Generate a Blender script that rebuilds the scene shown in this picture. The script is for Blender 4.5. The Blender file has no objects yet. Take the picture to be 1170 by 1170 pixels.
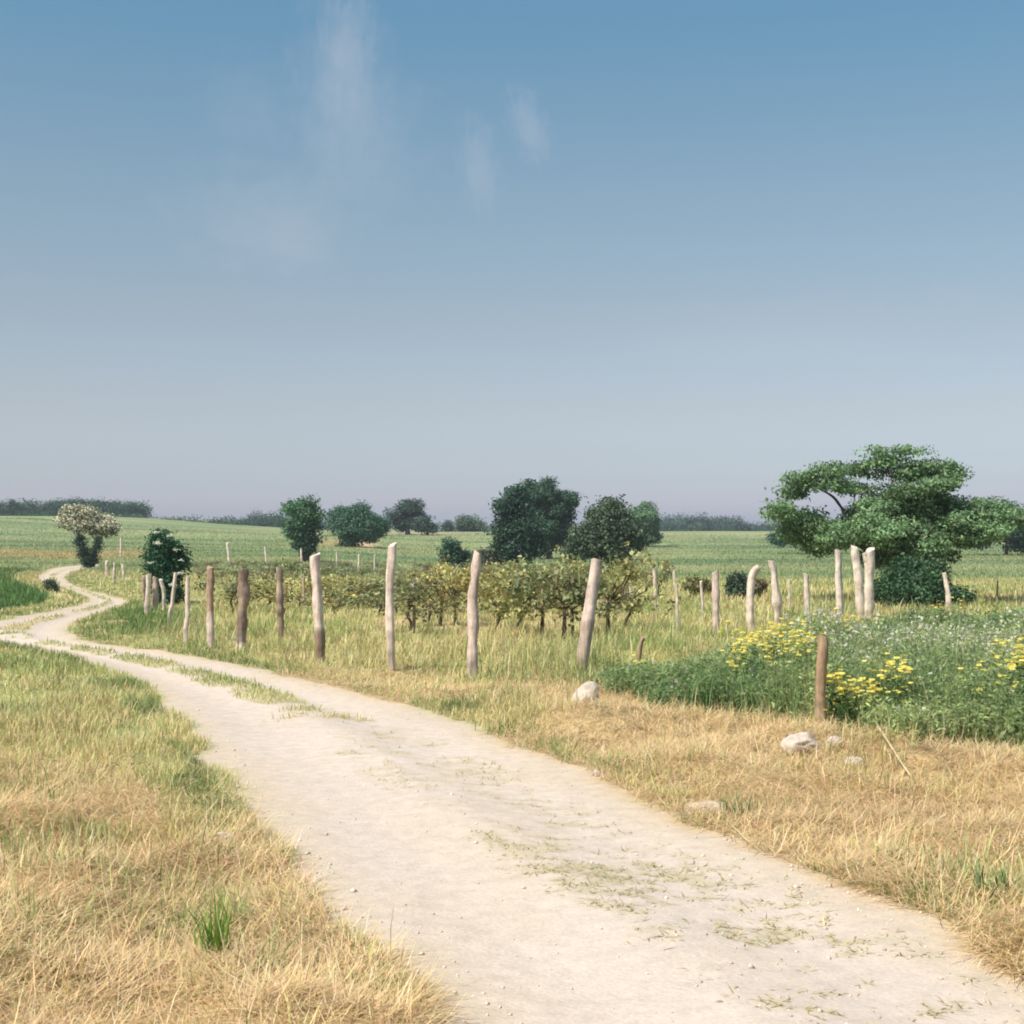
import bpy, math, random
import numpy as np
from mathutils import Vector

rng = np.random.default_rng(7)
random.seed(7)
R = math.radians
sc = bpy.context.scene
col = sc.collection

# ------------------------------------------------------------------ camera maths
F = 1650.0
HALF = 585.0
PITCH = math.atan(25 / F)
EYE = 1.65
CP, SP = math.cos(PITCH), math.sin(PITCH)


def ray(u, v):
    a, b = (u - HALF) / F, (HALF - v) / F
    return np.array([a, CP - b * SP, SP + b * CP])


def project(x, y, z):
    dy, dz = y, z - EYE
    dep = dy * CP + dz * SP
    up = -dy * SP + dz * CP
    dep = np.maximum(dep, 0.05)
    return HALF + F * x / dep, HALF - F * up / dep


# ------------------------------------------------------------------ noise
def _hash(ix, iy, seed):
    h = (ix.astype(np.int64) * 374761393 + iy.astype(np.int64) * 668265263 + seed * 974634777) & 0xFFFFFFFF
    h = ((h ^ (h >> 13)) * 1274126177) & 0xFFFFFFFF
    return ((h ^ (h >> 16)) & 0xFFFF) / 65535.0


def vnoise(x, y, seed=0):
    x = np.asarray(x, float); y = np.asarray(y, float)
    ix, iy = np.floor(x), np.floor(y)
    fx, fy = x - ix, y - iy
    fx = fx * fx * (3 - 2 * fx); fy = fy * fy * (3 - 2 * fy)
    a = _hash(ix, iy, seed); b = _hash(ix + 1, iy, seed)
    c = _hash(ix, iy + 1, seed); d = _hash(ix + 1, iy + 1, seed)
    return (a + (b - a) * fx) * (1 - fy) + (c + (d - c) * fx) * fy


def fbm(x, y, seed=0, oct=3):
    s = 0; a = .5; t = 0
    for i in range(oct):
        s = s + a * vnoise(x, y, seed + i * 17); t += a
        x = x * 2.03 + 3.1; y = y * 2.03 - 1.7; a *= .5
    return s / t


def sstep(a, b, x):
    t = np.clip((x - a) / (b - a), 0, 1)
    return t * t * (3 - 2 * t)


# ------------------------------------------------------------------ terrain
def h_base(x, y):
    x = np.asarray(x, float); y = np.asarray(y, float)
    top = np.interp(x, [-140, -92, -68, -53, -40, -26, 60], [5.0, 4.8, 4.7, 3.5, 2.6, 2.0, 2.1])
    rise = sstep(62, 262, y)
    dip = -0.6 * sstep(30, 85, y) * (1 - sstep(130, 230, y)) * sstep(-16, -4, x)
    und = 0.35 * (fbm(x / 38, y / 38, 5, 2) - .5) * sstep(60, 120, y)
    return top * rise + dip + und


def at(u, v):
    d = ray(u, v)
    t = np.geomspace(2, 420, 6000)
    x, y, z = d[0] * t, d[1] * t, EYE + d[2] * t
    below = np.nonzero(z < h_base(x, y))[0]
    i = below[0] if len(below) else len(t) - 1
    return np.array([x[i], y[i], h_base(x[i], y[i])])


def at_d(u, v, y):
    d = ray(u, v)
    t = y / d[1]
    return np.array([d[0] * t, y, EYE + d[2] * t])


# ------------------------------------------------------------------ track edges
LEFT_PX = [(545, 1330), (510, 1250), (466, 1170), (428, 1110), (390, 1060), (345, 1010), (302, 955), (264, 905), (235, 870), (216, 835),
           (185, 803), (150, 780), (100, 758), (50, 744), (0, 736), (-40, 729), (-58, 723), (-45, 717), (0, 709), (40, 701),
           (77, 695), (99, 689), (102, 685), (91, 679), (76, 673), (60, 668), (46, 664), (43, 660), (49, 655), (63, 649), (92, 646), (112, 645)]
RIGHT_PX = [(1560, 1330), (1400, 1235), (1290, 1168), (1170, 1107), (1090, 1068), (1000, 1026), (900, 985), (820, 951), (720, 906), (660, 878),
            (600, 851), (560, 836), (480, 812), (400, 790), (330, 773), (260, 757), (200, 746), (140, 739), (104, 733), (86, 725),
            (83, 715), (104, 704), (134, 695), (144, 690), (142, 686), (122, 680), (99, 674), (82, 668), (76, 662), (79, 656), (92, 651), (112, 649)]


def catmull(P, n=8):
    P = np.array(P); Q = np.vstack([2 * P[0] - P[1], P, 2 * P[-1] - P[-2]])
    out = []
    for i in range(1, len(Q) - 2):
        p0, p1, p2, p3 = Q[i - 1], Q[i], Q[i + 1], Q[i + 2]
        for t in np.linspace(0, 1, n, endpoint=False):
            out.append(.5 * ((2 * p1) + (-p0 + p2) * t + (2 * p0 - 5 * p1 + 4 * p2 - p3) * t * t + (-p0 + 3 * p1 - 3 * p2 + p3) * t ** 3))
    out.append(P[-1])
    return np.array(out)


LE = catmull([at(u, v)[:2] for u, v in LEFT_PX], 5)
RE = catmull([at(u, v)[:2] for u, v in RIGHT_PX], 5)
LE = np.vstack([[LE[0] + (LE[0] - LE[5]) * 8], LE]); RE = np.vstack([[RE[0] + (RE[0] - RE[5]) * 8], RE])
POLY = np.vstack([LE, RE[::-1]])


def seg_dist(px_, py_, L):
    best = np.full(px_.shape, 1e9)
    for (ax, ay), (bx, by) in zip(L[:-1], L[1:]):
        dx, dy = bx - ax, by - ay
        t = np.clip(((px_ - ax) * dx + (py_ - ay) * dy) / (dx * dx + dy * dy + 1e-12), 0, 1)
        q = (px_ - ax - t * dx) ** 2 + (py_ - ay - t * dy) ** 2
        np.minimum(best, q, out=best)
    return np.sqrt(best)


def inside(px_, py_, P):
    r = np.zeros(px_.shape, bool)
    n = len(P)
    for i in range(n):
        x1, y1 = P[i]; x2, y2 = P[(i + 1) % n]
        if y1 == y2: continue
        c = ((y1 > py_) != (y2 > py_)) & (px_ < (x2 - x1) * (py_ - y1) / (y2 - y1) + x1)
        r ^= c
    return r


def track(x, y):
    """signed distance to the track's edge (negative on it), lateral 0..1 across it, left side flag"""
    x = np.asarray(x, float); y = np.asarray(y, float)
    sd = np.full(x.shape, 50.0); t = np.full(x.shape, .5); lf = np.zeros(x.shape, bool)
    m = (y > -14) & (y < 95) & (x > -40) & (x < 20)
    if m.any():
        a, b = seg_dist(x[m], y[m], LE), seg_dist(x[m], y[m], RE)
        ins = inside(x[m], y[m], POLY)
        d = np.minimum(a, b)
        sd[m] = np.where(ins, -d, d)
        t[m] = np.where(ins, a / (a + b + 1e-9), np.where(a < b, 0, 1))
        lf[m] = (a < b) & ~ins
    lf |= (x < -4) & ~m & (y < 20)
    return sd, t, lf


def surface(x, y, info=None):
    """full terrain height with the verge lumps and the wheel ruts"""
    sd, t, lf = info if info is not None else track(x, y)
    z = h_base(x, y)
    near = 1 - sstep(25, 60, np.hypot(x, y))
    off = sstep(-0.12, .55, sd)
    lump = (fbm(x * 1.5, y * 1.5, 11, 3) - .42) * .22 + (fbm(x * 5.5, y * 5.5, 23, 2) - .5) * .07
    z = z + near * off * lump
    z = z + near * lf * sstep(.3, 3.5, sd) * .10 * sstep(26, 12, y)
    # hay swath along the right verge
    u, v = project(x, y, z)
    ridge = np.exp(-((v - np.interp(u, [560, 700, 930, 1040, 1170, 1400], [815, 822, 855, 868, 885, 930])) / 16) ** 2)
    z = z + ridge * sstep(560, 680, u) * (~lf) * (sd > 0) * (y < 22) * (y > 3) * .10 * (.5 + fbm(x * 1.3, y * 1.3, 31, 2))
    ins = sstep(.05, -.3, sd)
    z = z + near * ins * (-.020 * (np.exp(-((t - .27) / .13) ** 2) + np.exp(-((t - .73) / .13) ** 2)) + .018 * np.exp(-((t - .5) / .1) ** 2)
                          + (fbm(x * 3, y * 3, 41, 3) - .5) * .016)
    return z


# ------------------------------------------------------------------ colours (linear albedo)
C = lambda *a: np.array(a, float)
STRAW = C(.715, .52, .27)
STRAW_D = C(.51, .35, .18)
STRAW_L = C(.82, .66, .42)
GREEN = C(.19, .275, .09)
GREEN_Y = C(.42, .43, .165)
GREEN_D = C(.10, .17, .075)
DRY = C(.60, .47, .235)
CHALK = C(.565, .478, .392)
SOIL = C(.33, .225, .115)


def mix(a, b, t):
    t = np.asarray(t)[..., None]
    return a * (1 - t) + b * t


def zones(x, y, info=None):
    """what grows where: weights at ground points"""
    sd, t, lf = info if info is not None else track(x, y)
    u, v = project(x, y, h_base(x, y))
    n1 = fbm(x * .55, y * .55, 51, 3); n2 = fbm(x * 1.6, y * 1.6, 61, 3); n3 = fbm(x * .16, y * .16, 71, 3)
    front = np.where(y > 1.0, 1, 0)
    vm = np.interp(u, [590, 650, 700, 760, 800, 870, 930, 990, 1020, 1045, 1075, 1110, 1170, 1400], [758, 772, 796, 818, 823, 829, 838, 848, 862, 872, 862, 860, 872, 905])
    vt = np.interp(u, [590, 650, 700, 760, 820, 860, 900, 1000, 1170, 1400], [772, 774, 778, 776, 765, 748, 738, 725, 719, 712])
    vm = vm + (n2 - .5) * 26 + (fbm(x * 4, y * 4, 63, 2) - .5) * 16
    meadow = sstep(4, -4, v - vm) * sstep(-6, 10, v - vt) * (u > 585) * front * (~lf) * (sd > .4)
    meadow = meadow * np.where(u < 690, sstep(.35, .55, n1 + (u - 640) / 300), 1)
    straw = np.where(lf, sstep(815, 935, v + 110 * (n1 - .5) - 25 * sstep(0, 1.2, -sd + 1) * 0 + np.where(sd < .5, -55, 0)), 0.0)
    rs = sstep(545, 660, u + 130 * (n1 - .5)) * sstep(770, 800, v) * (1 - meadow)
    vg = .85 * sstep(.40, .60, n1 * .6 + n2 * .4) * sstep(250, 330, u) * sstep(4, 0, v - 2000) * (1 - meadow) * (sd < 3.2)
    straw = np.where((~lf) & (y < 24), np.maximum(straw, np.maximum(rs, vg)), straw)
    straw = np.where(front == 0, .8, straw)
    # cut hay between the vine rows
    vin = sstep(690, 704, v) * sstep(746, 730, v) * sstep(395, 440, u + 40 * (n1 - .5)) * sstep(740, 640, u) * (~lf) * sstep(.40, .58, n1 + .12)
    return dict(sd=sd, t=t, lf=lf, u=u, v=v, n1=n1, n2=n2, n3=n3, meadow=meadow, straw=straw, vin=vin, front=front)


def ground_color(x, y, Z):
    sd, t, lf, u, v = Z['sd'], Z['t'], Z['lf'], Z['u'], Z['v']
    n1, n2, n3 = Z['n1'], Z['n2'], Z['n3']
    dist = np.hypot(x, y)
    c = mix(np.broadcast_to(GREEN_Y * .85, x.shape + (3,)), DRY, sstep(.38, .66, n1))
    c = mix(c, GREEN * 1.1, sstep(.5, .7, n2) * .6)
    c = mix(c, STRAW * .78, Z['straw'] * .95)
    c = mix(c, STRAW * .85, Z['vin'] * .8)
    c = mix(c, GREEN_D, Z['meadow'] * .9)
    # far fields
    far = sstep(48, 75, dist)
    base = mix(np.broadcast_to(C(.215, .28, .125), x.shape + (3,)), C(.30, .335, .155), sstep(.35, .65, fbm(x / 30, y / 7, 81, 3)))
    base = mix(base, C(.15, .22, .105), sstep(.55, .68, fbm(x / 60, y / 5, 83, 2)) * .75)
    base = mix(base, C(.37, .35, .175), sstep(.56, .72, fbm(x / 45, y / 6, 85, 2)) * .6)
    wv = v + (n3 - .5) * 5
    for v0_, s0_, a_, lo_, hi_, c_ in ((642, 2.6, .6, 730, 2000, C(.13, .20, .095)), (626, 2.0, .45, 640, 2000, C(.14, .215, .10)), (613, 3.0, .5, 480, 2000, C(.37, .36, .20)), (650, 2.5, .45, 700, 2000, C(.38, .38, .19)),
                                       (601, 4.0, .45, -900, 300, C(.15, .235, .11)), (612, 2.2, .5, -900, 340, C(.34, .37, .18)), (620, 2.5, .45, -900, 330, C(.17, .25, .11)), (634, 2.0, .4, 430, 560, C(.15, .24, .11)), (609, 2.0, .6, 425, 540, C(.42, .37, .22))):
        base = mix(base, c_, a_ * np.exp(-((wv - v0_) / s0_) ** 2) * sstep(lo_ - 30, lo_ + 30, u) * sstep(hi_ + 30, hi_ - 30, u))
    c = mix(c, base, far)
    # dry strip at the foot of the left hill, dark crop in front of it
    dry = np.exp(-((v - np.interp(u, [-200, 0, 60, 140, 240], [632, 632, 634, 633, 629])) / 5) ** 2) * sstep(250, 120, u)
    c = mix(c, C(.44, .33, .15), dry * (y > 40) * (.55 + .45 * sstep(.35, .6, n1)))
    crop = sstep(648, 652, v) * sstep(np.interp(u, [-200, 0, 70, 105], [735, 704, 686, 668]) + 1, np.interp(u, [-200, 0, 70, 105], [735, 704, 686, 668]) - 5, v) * sstep(100, 78, u) * lf * (sd > .8)
    c = mix(c, C(.085, .16, .05), crop * .9)
    # bare sandy bank under the round trees
    bank = np.exp(-(((u - 418) / 13) ** 2 + ((v - 622) / 4.5) ** 2) ** 2) * (y > 60)
    c = mix(c, C(.62, .47, .30), bank)
    c = mix(c, C(.46, .36, .18), np.exp(-(((u - 380) / 24) ** 2 + ((v - 620) / 5) ** 2)) * .7 * (y > 60))
    # the track
    e = sd + (n2 - .5) * .30 + (fbm(x * 6, y * 6, 91, 2) - .5) * .16
    on = sstep(.10, -.16, e)
    ch = CHALK * (1 + (n1 - .5) * .14)[..., None]
    ch = mix(ch, C(.56, .46, .35), sstep(.52, .72, fbm(x * 1.1, y * 1.1, 93, 3)) * .45)
    edge = sstep(-.55, -.05, e)
    ch = mix(ch, C(.52, .41, .27), edge * .5)
    strip = middle(Z, x, y) * np.interp(y, [12.5, 13.5], [.55, 1])
    ch = mix(ch, mix(np.broadcast_to(C(.49, .41, .26), x.shape + (3,)), C(.42, .37, .20), sstep(.4, .6, n2)), strip)
    dust = np.exp(-np.maximum(e, 0) / .22) * .5 * (1 - on)
    c = mix(c, C(.52, .41, .25), dust * (sd < 2))
    return mix(c, ch, on), on


def middle(Z, x, y):
    """grassed crown between the wheel tracks: strong far off, in scraps near the camera"""
    n = Z['n2']; n4 = np.where(y < 13.2, .45 * fbm(x * 2.0, y * 2.0, 97, 2) + .55 * fbm(x * 9, y * 13, 99, 2), fbm(x * 2.6, y * 2.6, 97, 3))
    w = np.where(y > 21, .105, np.where(y < 13, .19, .13))
    band = sstep(w * 1.25, w * .7, np.abs(Z['t'] - np.where(y > 19, .50, np.interp(y, [5, 9, 14, 19], [.70, .62, .55, .50]))) + (n4 - .5) * .16)
    amt = np.interp(y, [4, 7, 10.5, 12.8, 13.6, 15, 21, 23, 25], [.74, .83, .80, .66, 1.15, 1.35, 1.1, .75, 1.15])
    return np.clip(band * sstep(.62, .40, n4 / np.maximum(amt, .01) * .86 + .05), 0, 1) * (Z['sd'] < -.1)


# ------------------------------------------------------------------ materials
def new_mat(name):
    m = bpy.data.materials.new(name); m.use_nodes = True
    nt = m.node_tree; nt.nodes.clear()
    o = nt.nodes.new('ShaderNodeOutputMaterial')
    return m, nt, o


def N(nt, typ, **kw):
    n = nt.nodes.new(typ)
    for k, v in kw.items():
        if k in n.inputs: n.inputs[k].default_value = v
        else: setattr(n, k, v)
    return n


def leaf_material(name, trans=.35, rough=.6, spec=.25, gain=1.0):
    m, nt, o = new_mat(name)
    a = N(nt, 'ShaderNodeVertexColor', layer_name='Col')
    p = N(nt, 'ShaderNodeBsdfPrincipled', Roughness=rough)
    p.inputs['Specular IOR Level'].default_value = spec
    tr = N(nt, 'ShaderNodeBsdfTranslucent')
    mx = N(nt, 'ShaderNodeMixShader', Fac=trans)
    hs = N(nt, 'ShaderNodeHueSaturation', Saturation=1.05, Value=1.15 * gain)
    nt.links.new(a.outputs[0], p.inputs['Base Color'])
    nt.links.new(a.outputs[0], hs.inputs['Color']); nt.links.new(hs.outputs[0], tr.inputs['Color'])
    nt.links.new(p.outputs[0], mx.inputs[1]); nt.links.new(tr.outputs[0], mx.inputs[2])
    nt.links.new(mx.outputs[0], o.inputs[0])
    return m


def ground_material(name, road):
    m, nt, o = new_mat(name)
    a = N(nt, 'ShaderNodeVertexColor', layer_name='Col')
    tc = N(nt, 'ShaderNodeTexCoord')
    p = N(nt, 'ShaderNodeBsdfPrincipled', Roughness=.95)
    p.inputs['Specular IOR Level'].default_value = .1
    n1 = N(nt, 'ShaderNodeTexNoise', Scale=9.0 if road else 4.0, Detail=8.0, Roughness=.7)
    n2 = N(nt, 'ShaderNodeTexNoise', Scale=60.0 if road else 28.0, Detail=4.0, Roughness=.75)
    vo = N(nt, 'ShaderNodeTexVoronoi', Scale=42.0)
    for n in (n1, n2, vo): nt.links.new(tc.outputs['Object'], n.inputs['Vector'])
    r1 = N(nt, 'ShaderNodeMapRange'); r1.inputs[1].default_value = .3; r1.inputs[2].default_value = .7
    r1.inputs[3].default_value = .85 if road else .72; r1.inputs[4].default_value = 1.09 if road else 1.25
    r2 = N(nt, 'ShaderNodeMapRange'); r2.inputs[1].default_value = .3; r2.inputs[2].default_value = .7
    r2.inputs[3].default_value = .88 if road else .7; r2.inputs[4].default_value = 1.08 if road else 1.25
    nt.links.new(n1.outputs['Fac'], r1.inputs[0]); nt.links.new(n2.outputs['Fac'], r2.inputs[0])
    mu = N(nt, 'ShaderNodeMath', operation='MULTIPLY'); nt.links.new(r1.outputs[0], mu.inputs[0]); nt.links.new(r2.outputs[0], mu.inputs[1])
    vm = N(nt, 'ShaderNodeVectorMath', operation='SCALE')
    nt.links.new(a.outputs[0], vm.inputs[0]); nt.links.new(mu.outputs[0], vm.inputs['Scale'])
    nt.links.new(vm.outputs[0], p.inputs['Base Color'])
    b = N(nt, 'ShaderNodeBump', Strength=.35 if road else .8, Distance=.006 if road else .05)
    ad = N(nt, 'ShaderNodeMath', operation='ADD'); nt.links.new(n2.outputs['Fac'], ad.inputs[0])
    if road: nt.links.new(vo.outputs['Distance'], ad.inputs[1])
    else: nt.links.new(n1.outputs['Fac'], ad.inputs[1])
    nt.links.new(ad.outputs[0], b.inputs['Height']); nt.links.new(b.outputs[0], p.inputs['Normal'])
    nt.links.new(p.outputs[0], o.inputs[0])
    return m


def bark_material(name, scale=1.0, streak=9.0, lo=.50, hi=1.36, bump=.02, attr=True, color=(.1, .08, .06)):
    m, nt, o = new_mat(name)
    p = N(nt, 'ShaderNodeBsdfPrincipled', Roughness=.9)
    p.inputs['Specular IOR Level'].default_value = .15
    tc = N(nt, 'ShaderNodeTexCoord'); mp = N(nt, 'ShaderNodeMapping')
    mp.inputs['Scale'].default_value = (streak * scale * 3, streak * scale * 3, streak * scale * .35)
    nt.links.new(tc.outputs['Object'], mp.inputs[0])
    n = N(nt, 'ShaderNodeTexNoise', Scale=1.0, Detail=6.0, Roughness=.7); nt.links.new(mp.outputs[0], n.inputs['Vector'])
    n2 = N(nt, 'ShaderNodeTexNoise', Scale=7.0, Detail=4.0); nt.links.new(tc.outputs['Object'], n2.inputs['Vector'])
    ad = N(nt, 'ShaderNodeMath', operation='ADD'); nt.links.new(n.outputs['Fac'], ad.inputs[0]); nt.links.new(n2.outputs['Fac'], ad.inputs[1])
    r = N(nt, 'ShaderNodeMapRange'); r.inputs[1].default_value = .7; r.inputs[2].default_value = 1.3
    r.inputs[3].default_value = lo; r.inputs[4].default_value = hi
    nt.links.new(ad.outputs[0], r.inputs[0])
    vm = N(nt, 'ShaderNodeVectorMath', operation='SCALE'); nt.links.new(r.outputs[0], vm.inputs['Scale'])
    if attr:
        a = N(nt, 'ShaderNodeVertexColor', layer_name='Col'); nt.links.new(a.outputs[0], vm.inputs[0])
    else:
        vm.inputs[0].default_value = color
    nt.links.new(vm.outputs[0], p.inputs['Base Color'])
    b = N(nt, 'ShaderNodeBump', Strength=.9, Distance=bump); nt.links.new(ad.outputs[0], b.inputs['Height'])
    nt.links.new(b.outputs[0], p.inputs['Normal']); nt.links.new(p.outputs[0], o.inputs[0])
    return m


def stone_material(name, color):
    m, nt, o = new_mat(name)
    p = N(nt, 'ShaderNodeBsdfPrincipled', Roughness=.92)
    tc = N(nt, 'ShaderNodeTexCoord')
    n = N(nt, 'ShaderNodeTexNoise', Scale=14.0, Detail=7.0, Roughness=.7); nt.links.new(tc.outputs['Object'], n.inputs['Vector'])
    rp = N(nt, 'ShaderNodeValToRGB')
    c = np.array(color)
    rp.color_ramp.elements[0].position = .32; rp.color_ramp.elements[0].color = (*(c * C(.62, .58, .52)), 1)
    rp.color_ramp.elements[1].position = .55; rp.color_ramp.elements[1].color = (*c, 1)
    nt.links.new(n.outputs['Fac'], rp.inputs[0]); nt.links.new(rp.outputs[0], p.inputs['Base Color'])
    b = N(nt, 'ShaderNodeBump', Strength=.7, Distance=.02); nt.links.new(n.outputs['Fac'], b.inputs['Height'])
    nt.links.new(b.outputs[0], p.inputs['Normal']); nt.links.new(p.outputs[0], o.inputs[0])
    return m


M_GROUND = ground_material('meadow_soil', False)
M_ROAD = ground_material('chalk_gravel', True)
M_GRASS = leaf_material('grass_blades', .32, .6, .2)
M_STRAW = leaf_material('dry_straw', .22, .65, .2)
M_LEAF = leaf_material('tree_leaves', .26, .55, .3)
M_HERB = leaf_material('herb_leaves', .34, .75, .08)
M_PETAL = leaf_material('petals', .30, .7, .1)
M_WOOD = bark_material('weathered_wood')
M_BARK = bark_material('bark', 1.0, 5.0, .6, 1.35, .04)
M_STONE = stone_material('pale_limestone', (.55, .47, .39))
M_STONE2 = stone_material('dusty_limestone', (.56, .45, .32))


# ------------------------------------------------------------------ mesh helpers
def tag(o, label=None, cat=None, group=None, kind=None):
    if label: o['label'] = label
    if cat: o['category'] = cat
    if group: o['group'] = group
    if kind: o['kind'] = kind
    return o


def fast_mesh(name, V, loops, starts, totals, colors=None, smooth=False):
    me = bpy.data.meshes.new(name)
    me.vertices.add(len(V)); me.vertices.foreach_set('co', np.ascontiguousarray(V, np.float32).ravel())
    me.loops.add(len(loops)); me.loops.foreach_set('vertex_index', np.ascontiguousarray(loops, np.int32))
    me.polygons.add(len(starts))
    me.polygons.foreach_set('loop_start', np.ascontiguousarray(starts, np.int32))
    me.polygons.foreach_set('loop_total', np.ascontiguousarray(totals, np.int32))
    if smooth: me.polygons.foreach_set('use_smooth', np.ones(len(starts), bool))
    me.update(calc_edges=True)
    if colors is not None:
        at_ = me.color_attributes.new('Col', 'FLOAT_COLOR', 'POINT')
        c4 = np.ones((len(V), 4), np.float32); c4[:, :3] = colors
        at_.data.foreach_set('color', c4.ravel())
    return me


def link(name, me, mat, parent=None, loc=None):
    o = bpy.data.objects.new(name, me); col.objects.link(o)
    if mat: me.materials.append(mat)
    if parent: o.parent = parent
    if loc is not None: o.location = loc
    return o


def empty(name, loc, rz=0):
    o = bpy.data.objects.new(name, None); col.objects.link(o)
    o.empty_display_size = .2
    o.location = loc; o.rotation_euler = (0, 0, rz)
    return o


class MB:
    def __init__(s):
        s.V = []; s.Fq = []; s.Ft = []; s.Cc = []; s.n = 0

    def add(s, V, quads=None, tris=None, color=(.5, .5, .5)):
        V = np.asarray(V, float)
        s.V.append(V)
        c = np.asarray(color, float)
        s.Cc.append(np.broadcast_to(c, V.shape) if c.ndim == 1 else c)
        if quads is not None and len(quads): s.Fq.append(np.asarray(quads) + s.n)
        if tris is not None and len(tris): s.Ft.append(np.asarray(tris) + s.n)
        s.n += len(V)

    def mesh(s, name, smooth=False, origin=None):
        V = np.vstack(s.V); Cc = np.vstack(s.Cc)
        if origin is not None: V = V - np.asarray(origin)
        q = np.vstack(s.Fq) if s.Fq else np.zeros((0, 4), int)
        t = np.vstack(s.Ft) if s.Ft else np.zeros((0, 3), int)
        loops = np.concatenate([q.ravel(), t.ravel()])
        tot = np.concatenate([np.full(len(q), 4), np.full(len(t), 3)])
        st = np.concatenate([[0], np.cumsum(tot)[:-1]])
        return fast_mesh(name, V, loops, st, tot, Cc, smooth)

    # ---- shapes
    def tube(s, P, r, n=8, color=(.5, .5, .5), cap=True, rough=0, seed=0, groove=0):
        P = np.asarray(P, float); r = np.broadcast_to(np.asarray(r, float), len(P))
        T = np.gradient(P, axis=0); T /= np.linalg.norm(T, axis=1)[:, None] + 1e-9
        ref = np.array([0, 1.0, 0]) if abs(T[0][1]) < .8 else np.array([1.0, 0, 0])
        A = np.cross(T, ref); A /= np.linalg.norm(A, axis=1)[:, None] + 1e-9
        B = np.cross(T, A)
        th = np.arange(n) * 2 * math.pi / n
        rr = r[:, None] * np.ones(n)[None]
        if rough:
            ii, jj = np.meshgrid(np.arange(len(P)), np.arange(n), indexing='ij')
            ns = vnoise(ii * .45 + seed * 7.1, np.cos(th)[jj] * 1.4 + seed, seed) + vnoise(ii * .45, np.sin(th)[jj] * 1.4 + 9, seed + 3)
            rr = rr * (1 + rough * (ns - 1))
        if groove:
            g1 = np.random.default_rng(int(seed)).normal(0, groove, n)
            g2 = np.random.default_rng(int(seed) + 1).normal(0, groove, n)
            k_ = np.linspace(0, 1, len(P))[:, None]
            rr = rr * (1 + g1[None] * (1 - k_) + g2[None] * k_)
        V = P[:, None] + rr[..., None] * (np.cos(th)[None, :, None] * A[:, None] + np.sin(th)[None, :, None] * B[:, None])
        V = V.reshape(-1, 3)
        q = []
        for i in range(len(P) - 1):
            for j in range(n):
                k = (j + 1) % n
                q.append((i * n + j, i * n + k, (i + 1) * n + k, (i + 1) * n + j))
        cc = np.asarray(color, float)
        if cc.ndim == 2: cc = np.repeat(cc, n, axis=0)
        tr = []
        if cap:
            m = len(P) * n
            V = np.vstack([V, V[m - n:m], V[m - n:m].mean(0)[None] + T[-1:] * r[-1] * .06, P[:1]])
            for j in range(n):
                tr.append((m + j, m + (j + 1) % n, m + n))
                tr.append((j, m + n + 1, (j + 1) % n))
            if cc.ndim == 2: cc = np.vstack([cc, cc[-n:] * 1.12, cc[-1:] * 1.05, cc[:1]])
        s.add(V, q, tr, cc)

    def leaves(s, P, Nn, size, color, aspect=.55, fold=.25):
        """diamond leaves, folded along the midrib"""
        n = len(P)
        rnd = rng.normal(size=(n, 3))
        Nn = Nn / (np.linalg.norm(Nn, axis=1)[:, None] + 1e-9)
        D = np.cross(Nn, rnd); D /= np.linalg.norm(D, axis=1)[:, None] + 1e-9
        S = np.cross(Nn, D)
        sz = np.broadcast_to(np.asarray(size, float), n)[:, None]
        up = Nn * sz * fold
        V = np.stack([P - D * sz * .5, P + S * sz * aspect * .5 + up * .5 - D * sz * .05, P + D * sz * .5 - up * .3, P - S * sz * aspect * .5 + up * .5 - D * sz * .05], 1).reshape(-1, 3)
        q = np.arange(n * 4).reshape(n, 4)
        s.add(V, q, None, np.repeat(np.broadcast_to(color, (n, 3)), 4, axis=0))

    def blades(s, P, az, L, W, lean, curve, color, tipc=None):
        """grass blades: lean = start tilt from vertical (rad), curve = extra tilt at the tip"""
        n = len(P)
        hx = np.stack([np.cos(az), np.sin(az), np.zeros(n)], 1)
        sd = np.stack([-np.sin(az), np.cos(az), np.zeros(n)], 1)
        up = np.array([0, 0, 1.0])
        a1 = lean + curve * .35; a2 = lean + curve
        d1 = hx * np.sin(a1)[:, None] + up * np.cos(a1)[:, None]
        d2 = hx * np.sin(a2)[:, None] + up * np.cos(a2)[:, None]
        m = P + d1 * (L * .52)[:, None]
        t = m + d2 * (L * .48)[:, None]
        w = (W * .5)[:, None]
        V = np.stack([P - sd * w * .8, P + sd * w * .8, m + sd * w, m - sd * w, t], 1).reshape(-1, 3)
        b = np.arange(n)[:, None] * 5
        tc = color if tipc is None else tipc
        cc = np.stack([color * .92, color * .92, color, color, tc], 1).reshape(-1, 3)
        s.add(V, b + np.array([0, 1, 2, 3]), b + np.array([3, 2, 4]), cc)


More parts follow.
